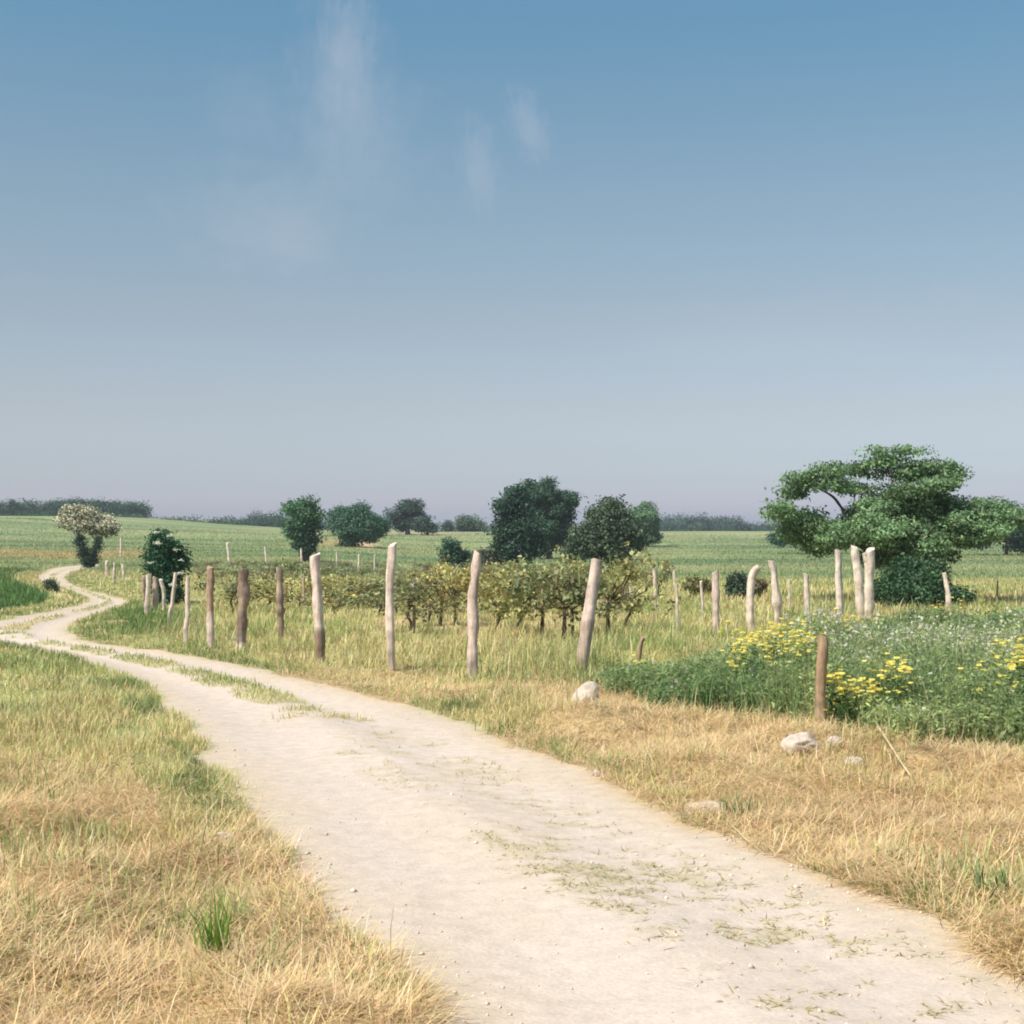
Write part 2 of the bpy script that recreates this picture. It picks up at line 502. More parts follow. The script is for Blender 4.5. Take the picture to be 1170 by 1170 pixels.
# ------------------------------------------------------------------ ground + track
def build_ground():
    ang = np.concatenate([np.arange(-180, -32, 3.0), np.arange(-32, 30, .13), np.arange(30, 180, 3.0)])
    ang = np.radians(ang)
    r = np.concatenate([np.arange(1, 4.2, .25), np.geomspace(4.2, 60, 560), np.geomspace(60.6, 300, 170)[0:], np.geomspace(310, 4000, 30)])
    A, Rr = np.meshgrid(ang, r)
    x = (np.sin(A) * Rr).ravel(); y = (np.cos(A) * Rr).ravel()
    x = np.append(x, 0.0); y = np.append(y, 0.0)
    info = track(x, y)
    z = surface(x, y, info)
    Z = zones(x, y, info)
    c, on = ground_color(x, y, Z)
    V = np.stack([x, y, z], 1)
    na, nr = len(ang), len(r)
    i, j = np.meshgrid(np.arange(nr - 1), np.arange(na), indexing='ij')
    k = (j + 1) % na
    q = np.stack([i * na + j, (i + 1) * na + j, (i + 1) * na + k, i * na + k], -1).reshape(-1, 4)[:, ::-1]
    e = info[0] + (Z['n2'] - .5) * .30
    isroad = (e[q].mean(1) < 0) & (y[q].max(1) < 90)
    ctr = len(x) - 1
    fan = np.stack([np.arange(na), (np.arange(na) + 1) % na, np.full(na, ctr)], -1)
    for nm, f, mat, tri in (('ground', q[~isroad], M_GROUND, fan), ('dirt_road', q[isroad], M_ROAD, None)):
        used = np.unique(np.concatenate([f.ravel(), tri.ravel()]) if tri is not None else f.ravel())
        mp = np.full(len(V), -1); mp[used] = np.arange(len(used))
        b = MB(); b.add(V[used], mp[f], mp[tri] if tri is not None else None, c[used])
        o = link(nm, b.mesh(nm, True), mat)
        tag(o, kind='structure')


build_ground()


# ------------------------------------------------------------------ grass, straw and herbs
def scatter(n, d0, d1, power, u0=-430, u1=1600):
    """random ground points, denser near the camera"""
    k = 1 - power
    q = rng.random(n)
    d = (d0 ** k + q * (d1 ** k - d0 ** k)) ** (1 / k)
    u = u0 + rng.random(n) * (u1 - u0)
    k = (d < 13) | ((u > -200) & (u < 1370)); u, d = u[k], d[k]
    return (u - HALF) / F * d, d


def vary(c, n, amt=.18, hue=.08):
    c = np.broadcast_to(c, (n, 3))
    return np.clip(c * (1 + rng.normal(0, amt, (n, 1))) * (1 + rng.normal(0, hue, (n, 3))), .01, .95)


def build_straw():
    b = MB()
    x, y = scatter(740000, 4.0, 26, 1.25)
    Z = zones(x, y)
    n5 = fbm(x * 2.2, y * 2.2, 131, 2)
    keep = (rng.random(len(x)) < Z['straw'] * (.75 + .5 * n5)) & (Z['sd'] + (Z['n2'] - .5) * .3 > rng.exponential(.05, len(x)) - .05) & (Z['meadow'] < .5)
    x, y = x[keep], y[keep]; n = len(x)
    for k_ in Z: Z[k_] = Z[k_][keep]
    z = surface(x, y, (Z['sd'], Z['t'], Z['lf']))
    fl = fbm(x * .9, y * .9, 141, 2) * 12 + rng.normal(0, 1.5, n)
    d = np.hypot(x, y)
    L = rng.gamma(3, .034, n) + .035
    W = np.maximum(.0020 + rng.random(n) * .0026, d * .00032)
    lean = np.clip(rng.normal(1.45, .20, n), .5, 1.75); cur = rng.normal(.05, .35, n)
    up = rng.random(n) < .015; lean = np.where(up, rng.uniform(.2, 1.0, n), lean)
    mound = fbm(x * 1.9, y * 1.9, 151, 3)
    lift = rng.random(n) ** 1.5 * (.012 + .07 * sstep(.35, .75, mound)) 
    sw = fbm(x * 1.2, y * 1.2, 161, 3)
    c = mix(np.broadcast_to(STRAW, (n, 3)), STRAW_D, np.clip(sstep(.5, .75, sw) * .6 + rng.random(n) ** 3 * .6, 0, 1))
    c = mix(c, STRAW_L, rng.random(n) ** 3.5)
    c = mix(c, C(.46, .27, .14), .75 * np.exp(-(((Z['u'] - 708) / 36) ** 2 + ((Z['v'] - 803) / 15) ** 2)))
    c = mix(c, GREEN_Y * 1.2, (rng.random(n) < .09) * .8)
    c = vary(c, n, .15, .05)
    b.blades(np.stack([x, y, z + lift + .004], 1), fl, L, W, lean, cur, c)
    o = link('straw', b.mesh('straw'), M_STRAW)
    tag(o, kind='stuff')
    return n


def build_grass():
    b = MB()
    x, y = scatter(1450000, 4.0, 62, 1.30)
    Z = zones(x, y)
    n = len(x)
    d = np.hypot(x, y)
    u, v = Z['u'], Z['v']
    n5 = fbm(x * 1.3, y * 1.3, 171, 3); n6 = fbm(x * 3.1, y * 3.1, 181, 2)
    st = Z['straw']
    dens = (1 - st) * (.22 + .55 * sstep(.36, .62, n5)) * (1 - Z['meadow']) * (1 - .65 * Z['vin'])
    dens = np.where(st > .5, np.maximum(dens, .10 * sstep(.58, .72, n5) + .40 * sstep(.72, .80, n6) * sstep(.50, .60, n5)), dens)
    # green fringe along the track
    fr = np.exp(-((Z['sd'] - .22) / .22) ** 2) * sstep(.42, .6, fbm(x * 1.1, y * 1.1, 191, 2))
    fr = fr * (1 + .8 * (Z['u'] > 380) * (Z['u'] < 640) * (~Z['lf']))
    fr = fr * np.where(Z['lf'], 1 - .92 * st, 1 - .55 * st)
    dens = np.maximum(dens, fr * .55)
    off = (Z['sd'] + (Z['n2'] - .5) * .3) > rng.exponential(.04, n) - .03
    mid = middle(Z, x, y)
    dens = np.where(off, dens, mid * np.where(d > 13, .5, .36))
    keep = rng.random(n) < dens
    x, y, d, n5, n6, off, fr = x[keep], y[keep], d[keep], n5[keep], n6[keep], off[keep], fr[keep]
    for k_ in Z: Z[k_] = Z[k_][keep]
    n = len(x); u, v = Z['u'], Z['v']
    z = surface(x, y, (Z['sd'], Z['t'], Z['lf']))
    tall = np.where(Z['lf'], .6, np.where(Z['sd'] < 2.2, .62, .95))
    L = (.06 + rng.gamma(3, .030, n)) * tall * (.75 + .8 * n5)
    # long unmown grass at the fence foot
    fence = np.exp(-((v - np.interp(u, [120, 190, 260, 360, 540, 680, 820], [705, 728, 735, 752, 775, 768, 740])) / 15) ** 2) * (~Z['lf']) * (u > 110) * (u < 800) * (Z['sd'] > .9)
    L = L * (1 + 1.3 * fence * rng.random(n))
    crop = (Z['lf'] & (v < 705) & (v > 648) & (Z['sd'] > 1.0) & (y > 24))
    L = np.where(crop, L * 1.9, L)
    L = np.where(off, L, np.minimum(L * .55, np.where(d > 13, .10, .075)))
    L = np.where((Z['sd'] < .35), np.minimum(L, np.interp(d, [4, 9, 14], [.06, .09, .13])), L)
    W = np.maximum(.0035 + rng.random(n) * .004, d * .00050)
    lean = np.abs(rng.normal(.25, .22, n)); cur = rng.normal(.55, .35, n)
    lean = np.where(off | (d > 13), lean, rng.normal(1.35, .25, n))
    az = rng.random(n) * 6.283
    g = np.clip(sstep(.40, .66, n5) * .75 + rng.normal(0, .22, n), 0, 1)
    dry = np.clip(sstep(.62, .36, Z['n1']) * .85 + rng.normal(0, .25, n) - .10 - fence * .1, 0, 1)
    c = mix(np.broadcast_to(GREEN_Y * 1.15, (n, 3)), GREEN, g)
    c = mix(c, DRY * 1.15, dry * np.where(fr > .3, .35, .9))
    c = mix(c, STRAW_L, (rng.random(n) < .12) * .85)
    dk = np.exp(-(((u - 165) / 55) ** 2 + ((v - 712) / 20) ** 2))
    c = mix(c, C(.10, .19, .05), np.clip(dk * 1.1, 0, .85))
    c = np.where(crop[:, None], mix(np.broadcast_to(C(.085, .17, .05), (n, 3)), GREEN, rng.random(n) * .5), c)
    c = mix(c, C(.085, .155, .05), sstep(.3, .7, fr) * .55)
    dl = np.exp(-(((u - 40) / 25) ** 2 + ((v - 652) / 12) ** 2)) + np.exp(-(((u - 10) / 60) ** 2 + ((v - 634) / 6) ** 2)) + np.exp(-(((u - 1058) / 60) ** 2 + ((v - 692) / 5) ** 2))
    c = mix(c, C(.50, .36, .17), np.clip(dl, 0, 1))
    c = np.where((~off & (d < 13))[:, None], mix(np.broadcast_to(C(.50, .40, .23), (n, 3)), GREEN_Y * .8, rng.random(n) ** 2.5), c)
    c = vary(c, n, .16, .06)
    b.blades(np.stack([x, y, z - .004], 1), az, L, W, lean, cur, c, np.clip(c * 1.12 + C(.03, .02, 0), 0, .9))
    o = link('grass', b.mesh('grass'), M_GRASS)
    tag(o, kind='stuff')
    # field grass further off
    b = MB()
    x, y = scatter(420000, 55, 210, 1.5, -120, 1290)
    Z = zones(x, y)
    keep = (Z['sd'] > .1) & (rng.random(len(x)) < .25 + .9 * fbm(x * .35, y * .2, 201, 3))
    x, y = x[keep], y[keep]
    for k_ in Z: Z[k_] = Z[k_][keep]
    n = len(x); d = np.hypot(x, y)
    gc, _ = ground_color(x, y, Z)
    c = vary(gc * 1.10, n, .10, .04)
    z = h_base(x, y)
    b.blades(np.stack([x, y, z - .02], 1), rng.random(n) * 6.283, .05 + rng.gamma(2.5, .03, n), d * .00045, np.abs(rng.normal(.3, .25, n)), rng.normal(.5, .3, n), c)
    o = link('field_grass', b.mesh('field_grass'), M_GRASS)
    tag(o, kind='stuff')
    return n


def build_meadow():
    """knee-high herbs behind the short post: leafy stems, pale seed heads"""
    b = MB(); f = MB()
    x, y = scatter(60000, 9, 34, 1.35, 560, 1420)
    Z = zones(x, y)
    keep = rng.random(len(x)) < Z['meadow'] * .95
    x, y = x[keep], y[keep]
    for k_ in Z: Z[k_] = Z[k_][keep]
    n = len(x); d = np.hypot(x, y)
    z = surface(x, y, (Z['sd'], Z['t'], Z['lf']))
    n7 = fbm(x * .9, y * .9, 211, 3)
    H = (.22 + .38 * sstep(.3, .7, n7) + rng.normal(0, .07, n)) * np.interp(Z['u'], [590, 700, 755, 800, 860, 900], [.50, .48, .46, .78, .92, 1.0])
    bk = np.interp(Z['u'], [590, 650, 700, 760, 820, 860, 900, 1000, 1170, 1400], [772, 774, 778, 776, 765, 748, 738, 725, 719, 712])
    H = H * np.interp(Z['v'] - bk, [0, 45], [.5, 1.0]) * (.35 + 1.25 * fbm(x * 1.7, y * 1.7, 213, 2))
    H = np.clip(H, .08, .85)
    kind = fbm(x * .45, y * .45, 221, 2)
    az = rng.random(n) * 6.283; ln = np.abs(rng.normal(.12, .12, n))
    hx = np.stack([np.cos(az) * np.sin(ln), np.sin(az) * np.sin(ln), np.cos(ln)], 1)
    base = np.stack([x, y, z - .02], 1)
    cg = mix(np.broadcast_to(C(.145, .23, .09), (n, 3)), C(.40, .46, .20), sstep(.3, .7, kind) * .8 + rng.random(n) * .2)
    # stems
    b.blades(base, az, H, np.maximum(.006, d * .0005), ln, ln * .5, vary(cg * 1.1, n, .1, .05))
    # leaves up the stem
    for k in range(17):
        s_ = rng.random(n) ** .8
        m = rng.random(n) < .95
        P = base[m] + hx[m] * (H[m] * s_[m])[:, None] + rng.normal(0, .045, (m.sum(), 3)) * C(1, 1, .5)
        nn = rng.normal(size=(m.sum(), 3)) * .8 + C(0, -.1, .9)
        b.leaves(P, nn, (.038 + .045 * rng.random(m.sum())) * (1.3 - .55 * s_[m]) * np.maximum(1, d[m] / 15), vary(cg[m], m.sum(), .22, .07), .30)
    # long grass standing among the herbs
    g = np.repeat(np.arange(n), 2)
    g = g[rng.random(len(g)) < .85]
    pg = base[g] + rng.normal(0, .1, (len(g), 3)) * C(1, 1, 0)
    b.blades(pg, rng.random(len(g)) * 6.283, H[g] * (.8 + .6 * rng.random(len(g))), np.maximum(.006, d[g] * .0005), np.abs(rng.normal(.15, .15, len(g))),
             rng.normal(.5, .3, len(g)), vary(mix(np.broadcast_to(C(.17, .28, .11), (len(g), 3)), C(.50, .50, .29), rng.random(len(g)) ** 2), len(g), .15, .06))
    o = link('meadow_herbs', b.mesh('meadow_herbs'), M_HERB); tag(o, kind='stuff')
    # pale seed heads
    w = sstep(850, 980, Z['u']) * sstep(.42, .60, kind) * sstep(820, 770, Z['v'])
    m = rng.random(n) < np.clip(w * 1.0 + .03, 0, 1)
    for k in range(2):
        P = base[m] + hx[m] * (H[m] * rng.uniform(.9, 1.06, m.sum()))[:, None] + rng.normal(0, .02, (m.sum(), 3))
        f.leaves(P, rng.normal(size=(m.sum(), 3)), .022 + .030 * rng.random(m.sum()), vary(C(.62, .58, .47), m.sum(), .14, .04), .8)
    o = link('seed_heads', f.mesh('seed_heads'), M_PETAL); tag(o, kind='stuff')
    return n


def build_pebbles():
    b = MB()
    x, y = scatter(26000, 4.0, 24, 1.2)
    sd, t, lf = track(x, y)
    w = np.where(sd < 0, .10 + .8 * np.exp(-(sd / .25) ** 2), .45 * np.exp(-sd / .12))
    k = rng.random(len(x)) < w
    x, y, sd, t, lf = x[k], y[k], sd[k], t[k], lf[k]
    n = len(x); z = surface(x, y, (sd, t, lf))
    r = .0028 + rng.gamma(1.4, .0030, n)
    r = np.minimum(r, .022)
    P = np.stack([x, y, z + r * .15], 1)
    o6 = np.array([[1, 0, 0], [0, 1, 0], [-1, 0, 0], [0, -1, 0], [0, 0, .7], [0, 0, -.7]], float)
    a = rng.random(n) * 6.283
    rot = np.stack([np.stack([np.cos(a), -np.sin(a), 0 * a], 1), np.stack([np.sin(a), np.cos(a), 0 * a], 1), np.stack([0 * a, 0 * a, 1 + 0 * a], 1)], 1)
    V = np.einsum('nij,kj->nki', rot, o6) * (r[:, None, None] * rng.uniform(.6, 1.3, (n, 6, 1)))
    V = (V + P[:, None]).reshape(-1, 3)
    tr = np.array([[0, 1, 4], [1, 2, 4], [2, 3, 4], [3, 0, 4], [1, 0, 5], [2, 1, 5], [3, 2, 5], [0, 3, 5]])
    T = (np.arange(n)[:, None, None] * 6 + tr).reshape(-1, 3)
    c = vary(C(.58, .50, .41), n, .13, .04)
    b.add(V, None, T, np.repeat(c, 6, axis=0))
    o = link('gravel', b.mesh('gravel'), bark_free); tag(o, kind='stuff')


def gravel_material():
    m, nt, o = new_mat('gravel_stone')
    a = N(nt, 'ShaderNodeVertexColor', layer_name='Col')
    p = N(nt, 'ShaderNodeBsdfPrincipled', Roughness=.9)
    nt.links.new(a.outputs[0], p.inputs['Base Color']); nt.links.new(p.outputs[0], o.inputs[0])
    return m


bark_free = gravel_material()
print('straw', build_straw()); print('field', build_grass()); print('meadow', build_meadow()); build_pebbles()


def gz(x, y):
    return float(surface(np.array([x]), np.array([y]))[0])


def spot(u, v):
    p = at(u, v); p[2] = gz(p[0], p[1]); return p


# green tufts standing out of the straw
def tuft(u, v, n, L, W, spread, label, color, lean=.16, face=None):
    p = spot(u, v); b = MB()
    P = np.stack([rng.normal(0, spread, n), rng.normal(0, spread, n), np.full(n, -.01)], 1)
    c = vary(color, n, .15, .06)
    b.blades(P, rng.random(n) * 6.283 if face is None else rng.normal(face, .35, n), L * rng.uniform(.45, 1.1, n), W * rng.uniform(.6, 1.2, n), np.abs(rng.normal(lean, .1, n)), rng.normal(.3, .25, n), c, c * 1.15)
    o = link('grass_tuft', b.mesh('grass_tuft'), M_GRASS, loc=p)
    tag(o, label, 'grass tuft', 'green tufts growing through the cut straw')


tuft(246, 1106, 54, .33, .010, .032, 'tallest bright green grass tuft in the straw left of the track', C(.20, .33, .06), .08)
tuft(292, 1128, 16, .27, .011, .02, 'sparse green tuft leaning right beside the tallest tuft', C(.14, .26, .05), .40, 0.2)
tuft(146, 1020, 9, .13, .012, .012, 'single short dark green blade bundle in the middle of the straw', C(.11, .22, .05), .1)
tuft(60, 930, 34, .17, .008, .05, 'loose green tuft at the upper edge of the left straw bank', C(.17, .26, .06))
tuft(105, 1012, 20, .12, .008, .05, 'low thin green tuft beside the short dark blade bundle', C(.15, .23, .06))
tuft(1148, 1035, 40, .17, .012, .07, 'broad leaved green tuft in the straw at the right frame edge', C(.10, .20, .06), .5)
tuft(845, 935, 46, .20, .007, .06, 'grey green tuft at the track edge beside the half buried stone', C(.16, .23, .09), .3)
tuft(690, 868, 50, .13, .008, .10, 'low green tuft overhanging the right track edge below the white boulder', C(.13, .21, .06), .4)
tuft(585, 838, 90, .17, .010, .13, 'bushy green tuft at the right track edge left of the straw', C(.12, .21, .05), .35)
tuft(822, 868, 26, .16, .007, .04, 'upright pale green tuft in the right straw verge', C(.25, .32, .10), .2)


# ------------------------------------------------------------------ fence posts
PALE = C(.67, .555, .455); PINK = C(.64, .51, .425); BROWN = C(.34, .23, .15); GREY = C(.30, .235, .18); DARK = C(.16, .11, .085); REDB = C(.33, .20, .14)


def post(ut, vt, ub, vb, w, color, label, cat='fence post', name='fence_post', group='wooden posts of the roadside fence', low=None, lowat=.0,
         bend=0.0, hook=None, fork=False, flare=1.0, lumps=.16, dark=0.0, square=False, burl=None, cut=.3, dist=None):
    p = at(ub, vb) if dist is None else at_d(ub, vb, dist)
    p[2] = gz(p[0], p[1])
    s = p[1] / F
    top = at_d(ut, vt, p[1] + rng.uniform(-.05, .05))
    H = top[2] - p[2]
    r0 = max(w * s * .44, .010)
    n = 22
    t = np.linspace(-.12, 1, n)
    sd_ = rng.integers(1, 999)
    P = np.stack([(top[0] - p[0]) * t, (top[1] - p[1]) * t, H * t], 1)
    P[:, 0] += bend * .8 * s * np.sin(np.clip(t, 0, 1) * math.pi) + (vnoise(t * 4.5 + sd_, t * 0, sd_) - .5) * r0 * .42
    P[:, 1] += (vnoise(t * 3.5 + sd_, t * 0 + 5, sd_) - .5) * r0 * .6
    if hook: P[:, 0] += hook * sstep(.86, 1.0, t); P[:, 2] -= abs(hook) * .5 * sstep(.95, 1.0, t)
    r = r0 * (1 + (vnoise(t * 9, t * 0, sd_ + 1) - .5) * lumps) * np.interp(t, [-.12, .1, 1], [1.06, 1.0, .95 * flare])
    if burl:
        for (tb, amt, wid) in burl: r = r * (1 + amt * np.exp(-((t - tb) / wid) ** 2))
    cc = np.broadcast_to(np.asarray(color), (n, 3)).copy()
    if low is not None: cc = mix(cc, np.asarray(low), sstep(lowat + .05, lowat - .05, t + (vnoise(t * 14, t * 0, sd_) - .5) * .12))
    if dark: cc = mix(cc, DARK, dark * sstep(.45, .7, vnoise(t * 7 + 3, t * 0 + 2, sd_ + 5)))
    b = MB()
    b.tube(P, r, 5 if square else 13, cc, True, .0 if square else .16, sd_, 0 if square else .13)
    V = b.V[-1]
    # slanting cut top
    nn = 5 if square else 13
    off_ = (np.cos(np.arange(nn) * 2 * math.pi / nn + sd_) * cut * 1.6 + rng.normal(0, .10 if not square else .02, nn)) * r[-1]
    V[-2 - nn:-2, 2] += off_; V[-2 - 2 * nn:-2 - nn, 2] += off_
    if fork:
        q = P[int(n * .80)]
        e = P[-1] + C(-r0 * 1.25, 0, -H * .045)
        b.tube(np.array([q, (q + e) / 2 + C(-r0 * .2, 0, 0), e]), np.array([.75, .7, .5]) * r0, 8, color, True, .2, 9)
    o = link(name, b.mesh(name, True), M_WOOD, loc=p)
    tag(o, label, cat, group)
    return o


A = 'posts of the roadside fence'
post(940, 727, 938, 851, 15, C(.36, .25, .155), 'short square-cut brown post standing alone in front of the yellow flowers', group=A, square=True, lumps=.1, low=C(.42, .31, .19), lowat=.35)
post(732, 727, 726, 782, 6, C(.36, .235, .165), 'thin reddish stub of a post with a bent tip at the meadow edge', group=A, hook=.035, bend=2)
post(681, 640, 664, 775, 13.5, PINK, 'pale thick post leaning right, in front of the yellow-green vines', group=A, burl=[(.55, .18, .08)], low=C(.48, .37, .30), lowat=.5)
post(545, 631, 540, 781, 12.5, PINK, 'knobbly pinkish post with a dark tip between two straight pale posts', group=A, bend=-3, lumps=.5, low=PINK, lowat=.85, dark=.25, burl=[(.7, .15, .05), (.4, .12, .05)])
post(448, 622, 447, 770, 11.5, PALE, 'tallest pale smooth post, slightly bent near its top', group=A, bend=-2.5, burl=[(.8, .12, .1)], low=PALE * .85, lowat=.3)
post(361, 634, 367, 757, 13, PINK * 1.04, 'pale thick post with flaking dark bark on its lower third', group=A, bend=-1, low=C(.27, .19, .14), lowat=.30, burl=[(.28, .15, .06)])
post(319, 649, 321, 732, 9, C(0.413, 0.319, 0.242), 'grey weathered post with a broken notch halfway up', group=A, burl=[(.40, .45, .03), (.50, -.25, .05)], dark=.5, lumps=.5)
post(279, 653, 275, 744, 13, C(0.401, 0.295, 0.218), 'thick grey-brown post with a sawn pale top', group=A, dark=.6, lumps=.45, low=PINK, lowat=.22)
post(240, 648, 241, 744, 9, C(0.401, 0.277, 0.195), 'dark brown post with a pale lower half and rounded top', group=A, low=PINK, lowat=.42, burl=[(.55, .2, .15)], lumps=.4)
post(215, 659, 212, 742, 6, PALE, 'slender pale straight post just right of the flowering bush', group=A)
post(201, 655, 193, 714, 5, PALE * .95, 'thin pale post leaning right in front of the flowering bush', group=A)
post(184, 662, 187, 706, 5, PALE * .92, 'thin curved pale post at the foot of the flowering bush', group=A, bend=2, dist=31.2)
post(170, 656, 168, 708, 6.5, PALE, 'brightest post of the crowded cluster left of the flowering bush', group=A)
post(178, 660, 177, 704, 7, GREY * 1.25, 'grey post tight behind the brightest post of the crowded cluster', group=A, dist=31.6)
post(164, 658, 166, 706, 4.5, C(.36, .27, .21), 'thin dull post on the outer left of the crowded cluster', group=A, dark=.4, dist=31.4)
# further on beside the flowering tree
post(122, 641, 122, 659, 4.0, PALE * .9, 'short far post nearest to the blossoming tree', group=A)
post(131, 643, 130, 668, 3.6, PALE * .85, 'middle one of three short far posts right of the blossoming tree', group=A)
post(141, 645, 141, 664, 3.6, PALE, 'far post farthest right of the three beside the blossoming tree', group=A)
post(138, 615, 138, 633, 2.6, PALE, 'lone pale post in the dry strip below the green hill', group=A, dist=95)
Bq = 'pale posts of the fence across the meadow'
post(818, 653, 818, 728, 9.5, PINK, 'sturdy straight pale post with a notched top left of the yellow flowers', group=Bq, fork=False, flare=1.1, burl=[(.97, .1, .03)], dark=.15)
post(861, 646, 860, 724, 9, PALE, 'curved pale post with a hooked top behind the yellow flowers', group=Bq, bend=-4.5, hook=.075)
post(882, 640, 889, 720, 9, PALE * 1.03, 'pale post bulging at mid height behind the yellow flowers', group=Bq, bend=1.5, burl=[(.42, .5, .1)], hook=-.03)
post(921, 656, 925, 728, 8, PALE * .93, 'plain narrow pale post between the bulging post and the post trio', group=Bq)
post(957, 629, 960, 722, 9, PALE, 'left straight post of the pale trio before the spreading tree', group=Bq, burl=[(.3, .1, .05)])
post(976, 625, 985, 712, 12, PALE * 1.02, 'middle post of the pale trio, leaning left', group=Bq, lumps=.35)
post(995, 628, 992, 714, 12, PALE, 'thickest post of the pale trio with a forked slanting top', group=Bq, fork=True, lumps=.3)
post(1079, 655, 1083, 701, 6, PALE, 'lone crooked pale post right of the bush under the spreading tree', group=Bq, bend=2)
post(1140, 664, 1139, 690, 2.5, GREY * 1.2, 'faint thin post in the grass near the right frame edge', group=Bq)
post(902, 662, 902, 698, 3.2, PALE * .85, 'thin dull post seen between the bulging and the plain narrow post', group=Bq)
Cq = 'thin stakes of the vineyard'
kw = dict(cat='stake', name='vineyard_stake', group=Cq, lumps=.15)
post(801, 664, 804, 708, 4, PALE, 'thin pale stake left of the sturdy notched post', **kw)
post(773, 668, 775, 724, 4.3, PALE * .95, 'longest thin stake in the open grass right of the vines', **kw)
post(770, 651, 771, 672, 3.2, PALE, 'short pale stake poking up behind the longest thin stake', **kw)
post(748, 649, 750, 705, 4.4, PALE * .9, 'stake among the small lone vines right of the vineyard rows', **kw)
post(713, 667, 714, 702, 3.6, PALE, 'left one of a stake pair at the right end of the vines', **kw)
post(720, 667, 721, 696, 3.8, PALE * .92, 'right one of a stake pair at the right end of the vines', **kw)
post(842, 662, 841, 684, 3.6, PALE * .95, 'stake in front of the dark shrub in the open field', **kw)
post(619, 654, 620, 716, 5, C(.42, .34, .24), 'greyish stake standing in the yellow-green vines left of the leaning post', **kw)
post(583, 651, 583, 682, 4, PALE, 'white-topped stake behind the second vine row', **kw)
post(519, 665, 520, 716, 3.8, C(.45, .36, .26), 'thin tan stake just left of the knobbly post', **kw)
st_cup = post(474, 663, 473, 728, 4.2, C(.34, .25, .18), 'brown stake carrying a white cup at the left end of the nearest row', **kw)
post(502, 645, 500, 678, 4, PALE, 'pale stake in the dark back rows right of the tallest post', **kw)
post(517, 648, 516, 676, 3.2, PALE * .85, 'dull stake beside the pale one in the dark back rows', **kw)
post(376, 664, 373, 694, 3.4, PALE, 'slanting pale stake just right of the post with flaking bark', **kw)
post(385, 665, 384, 696, 3, PALE * .8, 'dim upright stake beside the slanting stake', **kw)
post(347, 660, 348, 700, 3.4, C(.45, .36, .26), 'thin tan stake left of the post with flaking bark', **kw)
post(303, 625, 305, 650, 2.8, PALE, 'white stake in the back row left of the two-lobed tree', **kw)
post(344, 627, 345, 647, 3.0, PALE * .9, 'pale stake at the trunk of the two-lobed tree', **kw)
post(260, 620, 262, 645, 3.6, PALE, 'thick pale far stake above the thick grey-brown post', **kw)
post(385, 631, 385, 652, 2.6, PALE, 'pale back-row stake left of the round tree trunk', **kw)
post(410, 634, 410, 655, 2.6, PALE, 'pale back-row stake under the sandy bank', **kw)
post(428, 634, 428, 656, 2.4, PALE * .9, 'dim back-row stake right of the sandy bank', **kw)
post(690, 652, 691, 700, 4, PALE * .85, 'stake half hidden in vines right of the leaning post', **kw)


# white cup on the stake
def cup():
    p = st_cup.location
    d = p[1] - .04
    c = at_d(474, 667.5, d)
    b = MB()
    P = np.array([[0, 0, 0], [0, 0, .03], [.012, 0, .07], [.02, 0, .095]])
    b.tube(P, np.array([.034, .036, .045, .05]), 14, C(.80, .79, .76))
    b.tube(P[-2:] + C(.005, 0, .004), np.array([.048, .052]), 14, C(.78, .77, .74))
    o = link('cup', b.mesh('cup', True), bark_free, loc=(c[0] - .01, c[1], c[2] - .05))
    tag(o, 'small white plastic cup stuck on a brown vineyard stake', 'cup')


cup()


# ------------------------------------------------------------------ trees
def clump_leaves(b, c, r, nclump, per, cr, size, color, shell=(.7, 1.05), drop=0.0, cvar=.2, flat=1.0, aspect=.6, blossom=None):
    c = np.asarray(c, float); r = np.asarray(r, float)
    D = rng.normal(size=(nclump, 3)); D /= np.linalg.norm(D, axis=1)[:, None]
    k = rng.uniform(*shell, nclump) * (1 + .22 * (fbm(D[:, 0] * 2.3 + c[0], D[:, 2] * 2.3 + D[:, 1] * 1.7, int(rng.integers(9999)), 2) - .5) * 2)
    Cc = c + D * r * k[:, None]
    keep = rng.random(nclump) > drop
    Cc, D = Cc[keep], D[keep]; nc = len(Cc)
    tint = 1 + rng.normal(0, cvar, nc)
    P = np.repeat(Cc, per, axis=0) + np.clip(rng.normal(size=(nc * per, 3)), -1.7, 1.7) * cr * np.array([1, 1, .62 * flat])
    nn = np.repeat(D, per, axis=0) * .6 + C(0, 0, .55) + rng.normal(size=(nc * per, 3)) * .65
    cl = np.broadcast_to(color, (nc * per, 3)) * np.repeat(np.clip(tint, .5, 1.6), per)[:, None]
    cl = vary(cl, nc * per, .16, .06)
    if blossom is not None:
        frac, bc, up = blossom
        isb = (rng.random(nc * per) < frac * np.repeat(sstep(-.4, .6, D[:, 2] + up), per))
        cl = np.where(isb[:, None], vary(bc, nc * per, .1, .03), cl)
    b.leaves(P, nn, size * rng.uniform(.6, 1.3, nc * per), cl, aspect)


def limb(b, p0, p1, r0, r1, color, wob=.12, n=8, seed=0):
    p0 = np.asarray(p0, float); p1 = np.asarray(p1, float)
    t = np.linspace(0, 1, n)
    L = np.linalg.norm(p1 - p0)
    P = p0 + (p1 - p0) * t[:, None]
    P[:, 2] -= L * .10 * np.sin(t * math.pi) * (-1 if abs(p1[2] - p0[2]) < L * .4 else .3)
    for k in range(3):
        P[:, k] += (vnoise(t * 3 + seed * 3.7 + k * 11, t * 0 + seed, 5 + k) - .5) * wob * L * np.sin(t * math.pi)
    b.tube(P, r0 + (r1 - r0) * t, 7, color, True, .3, seed + 1)


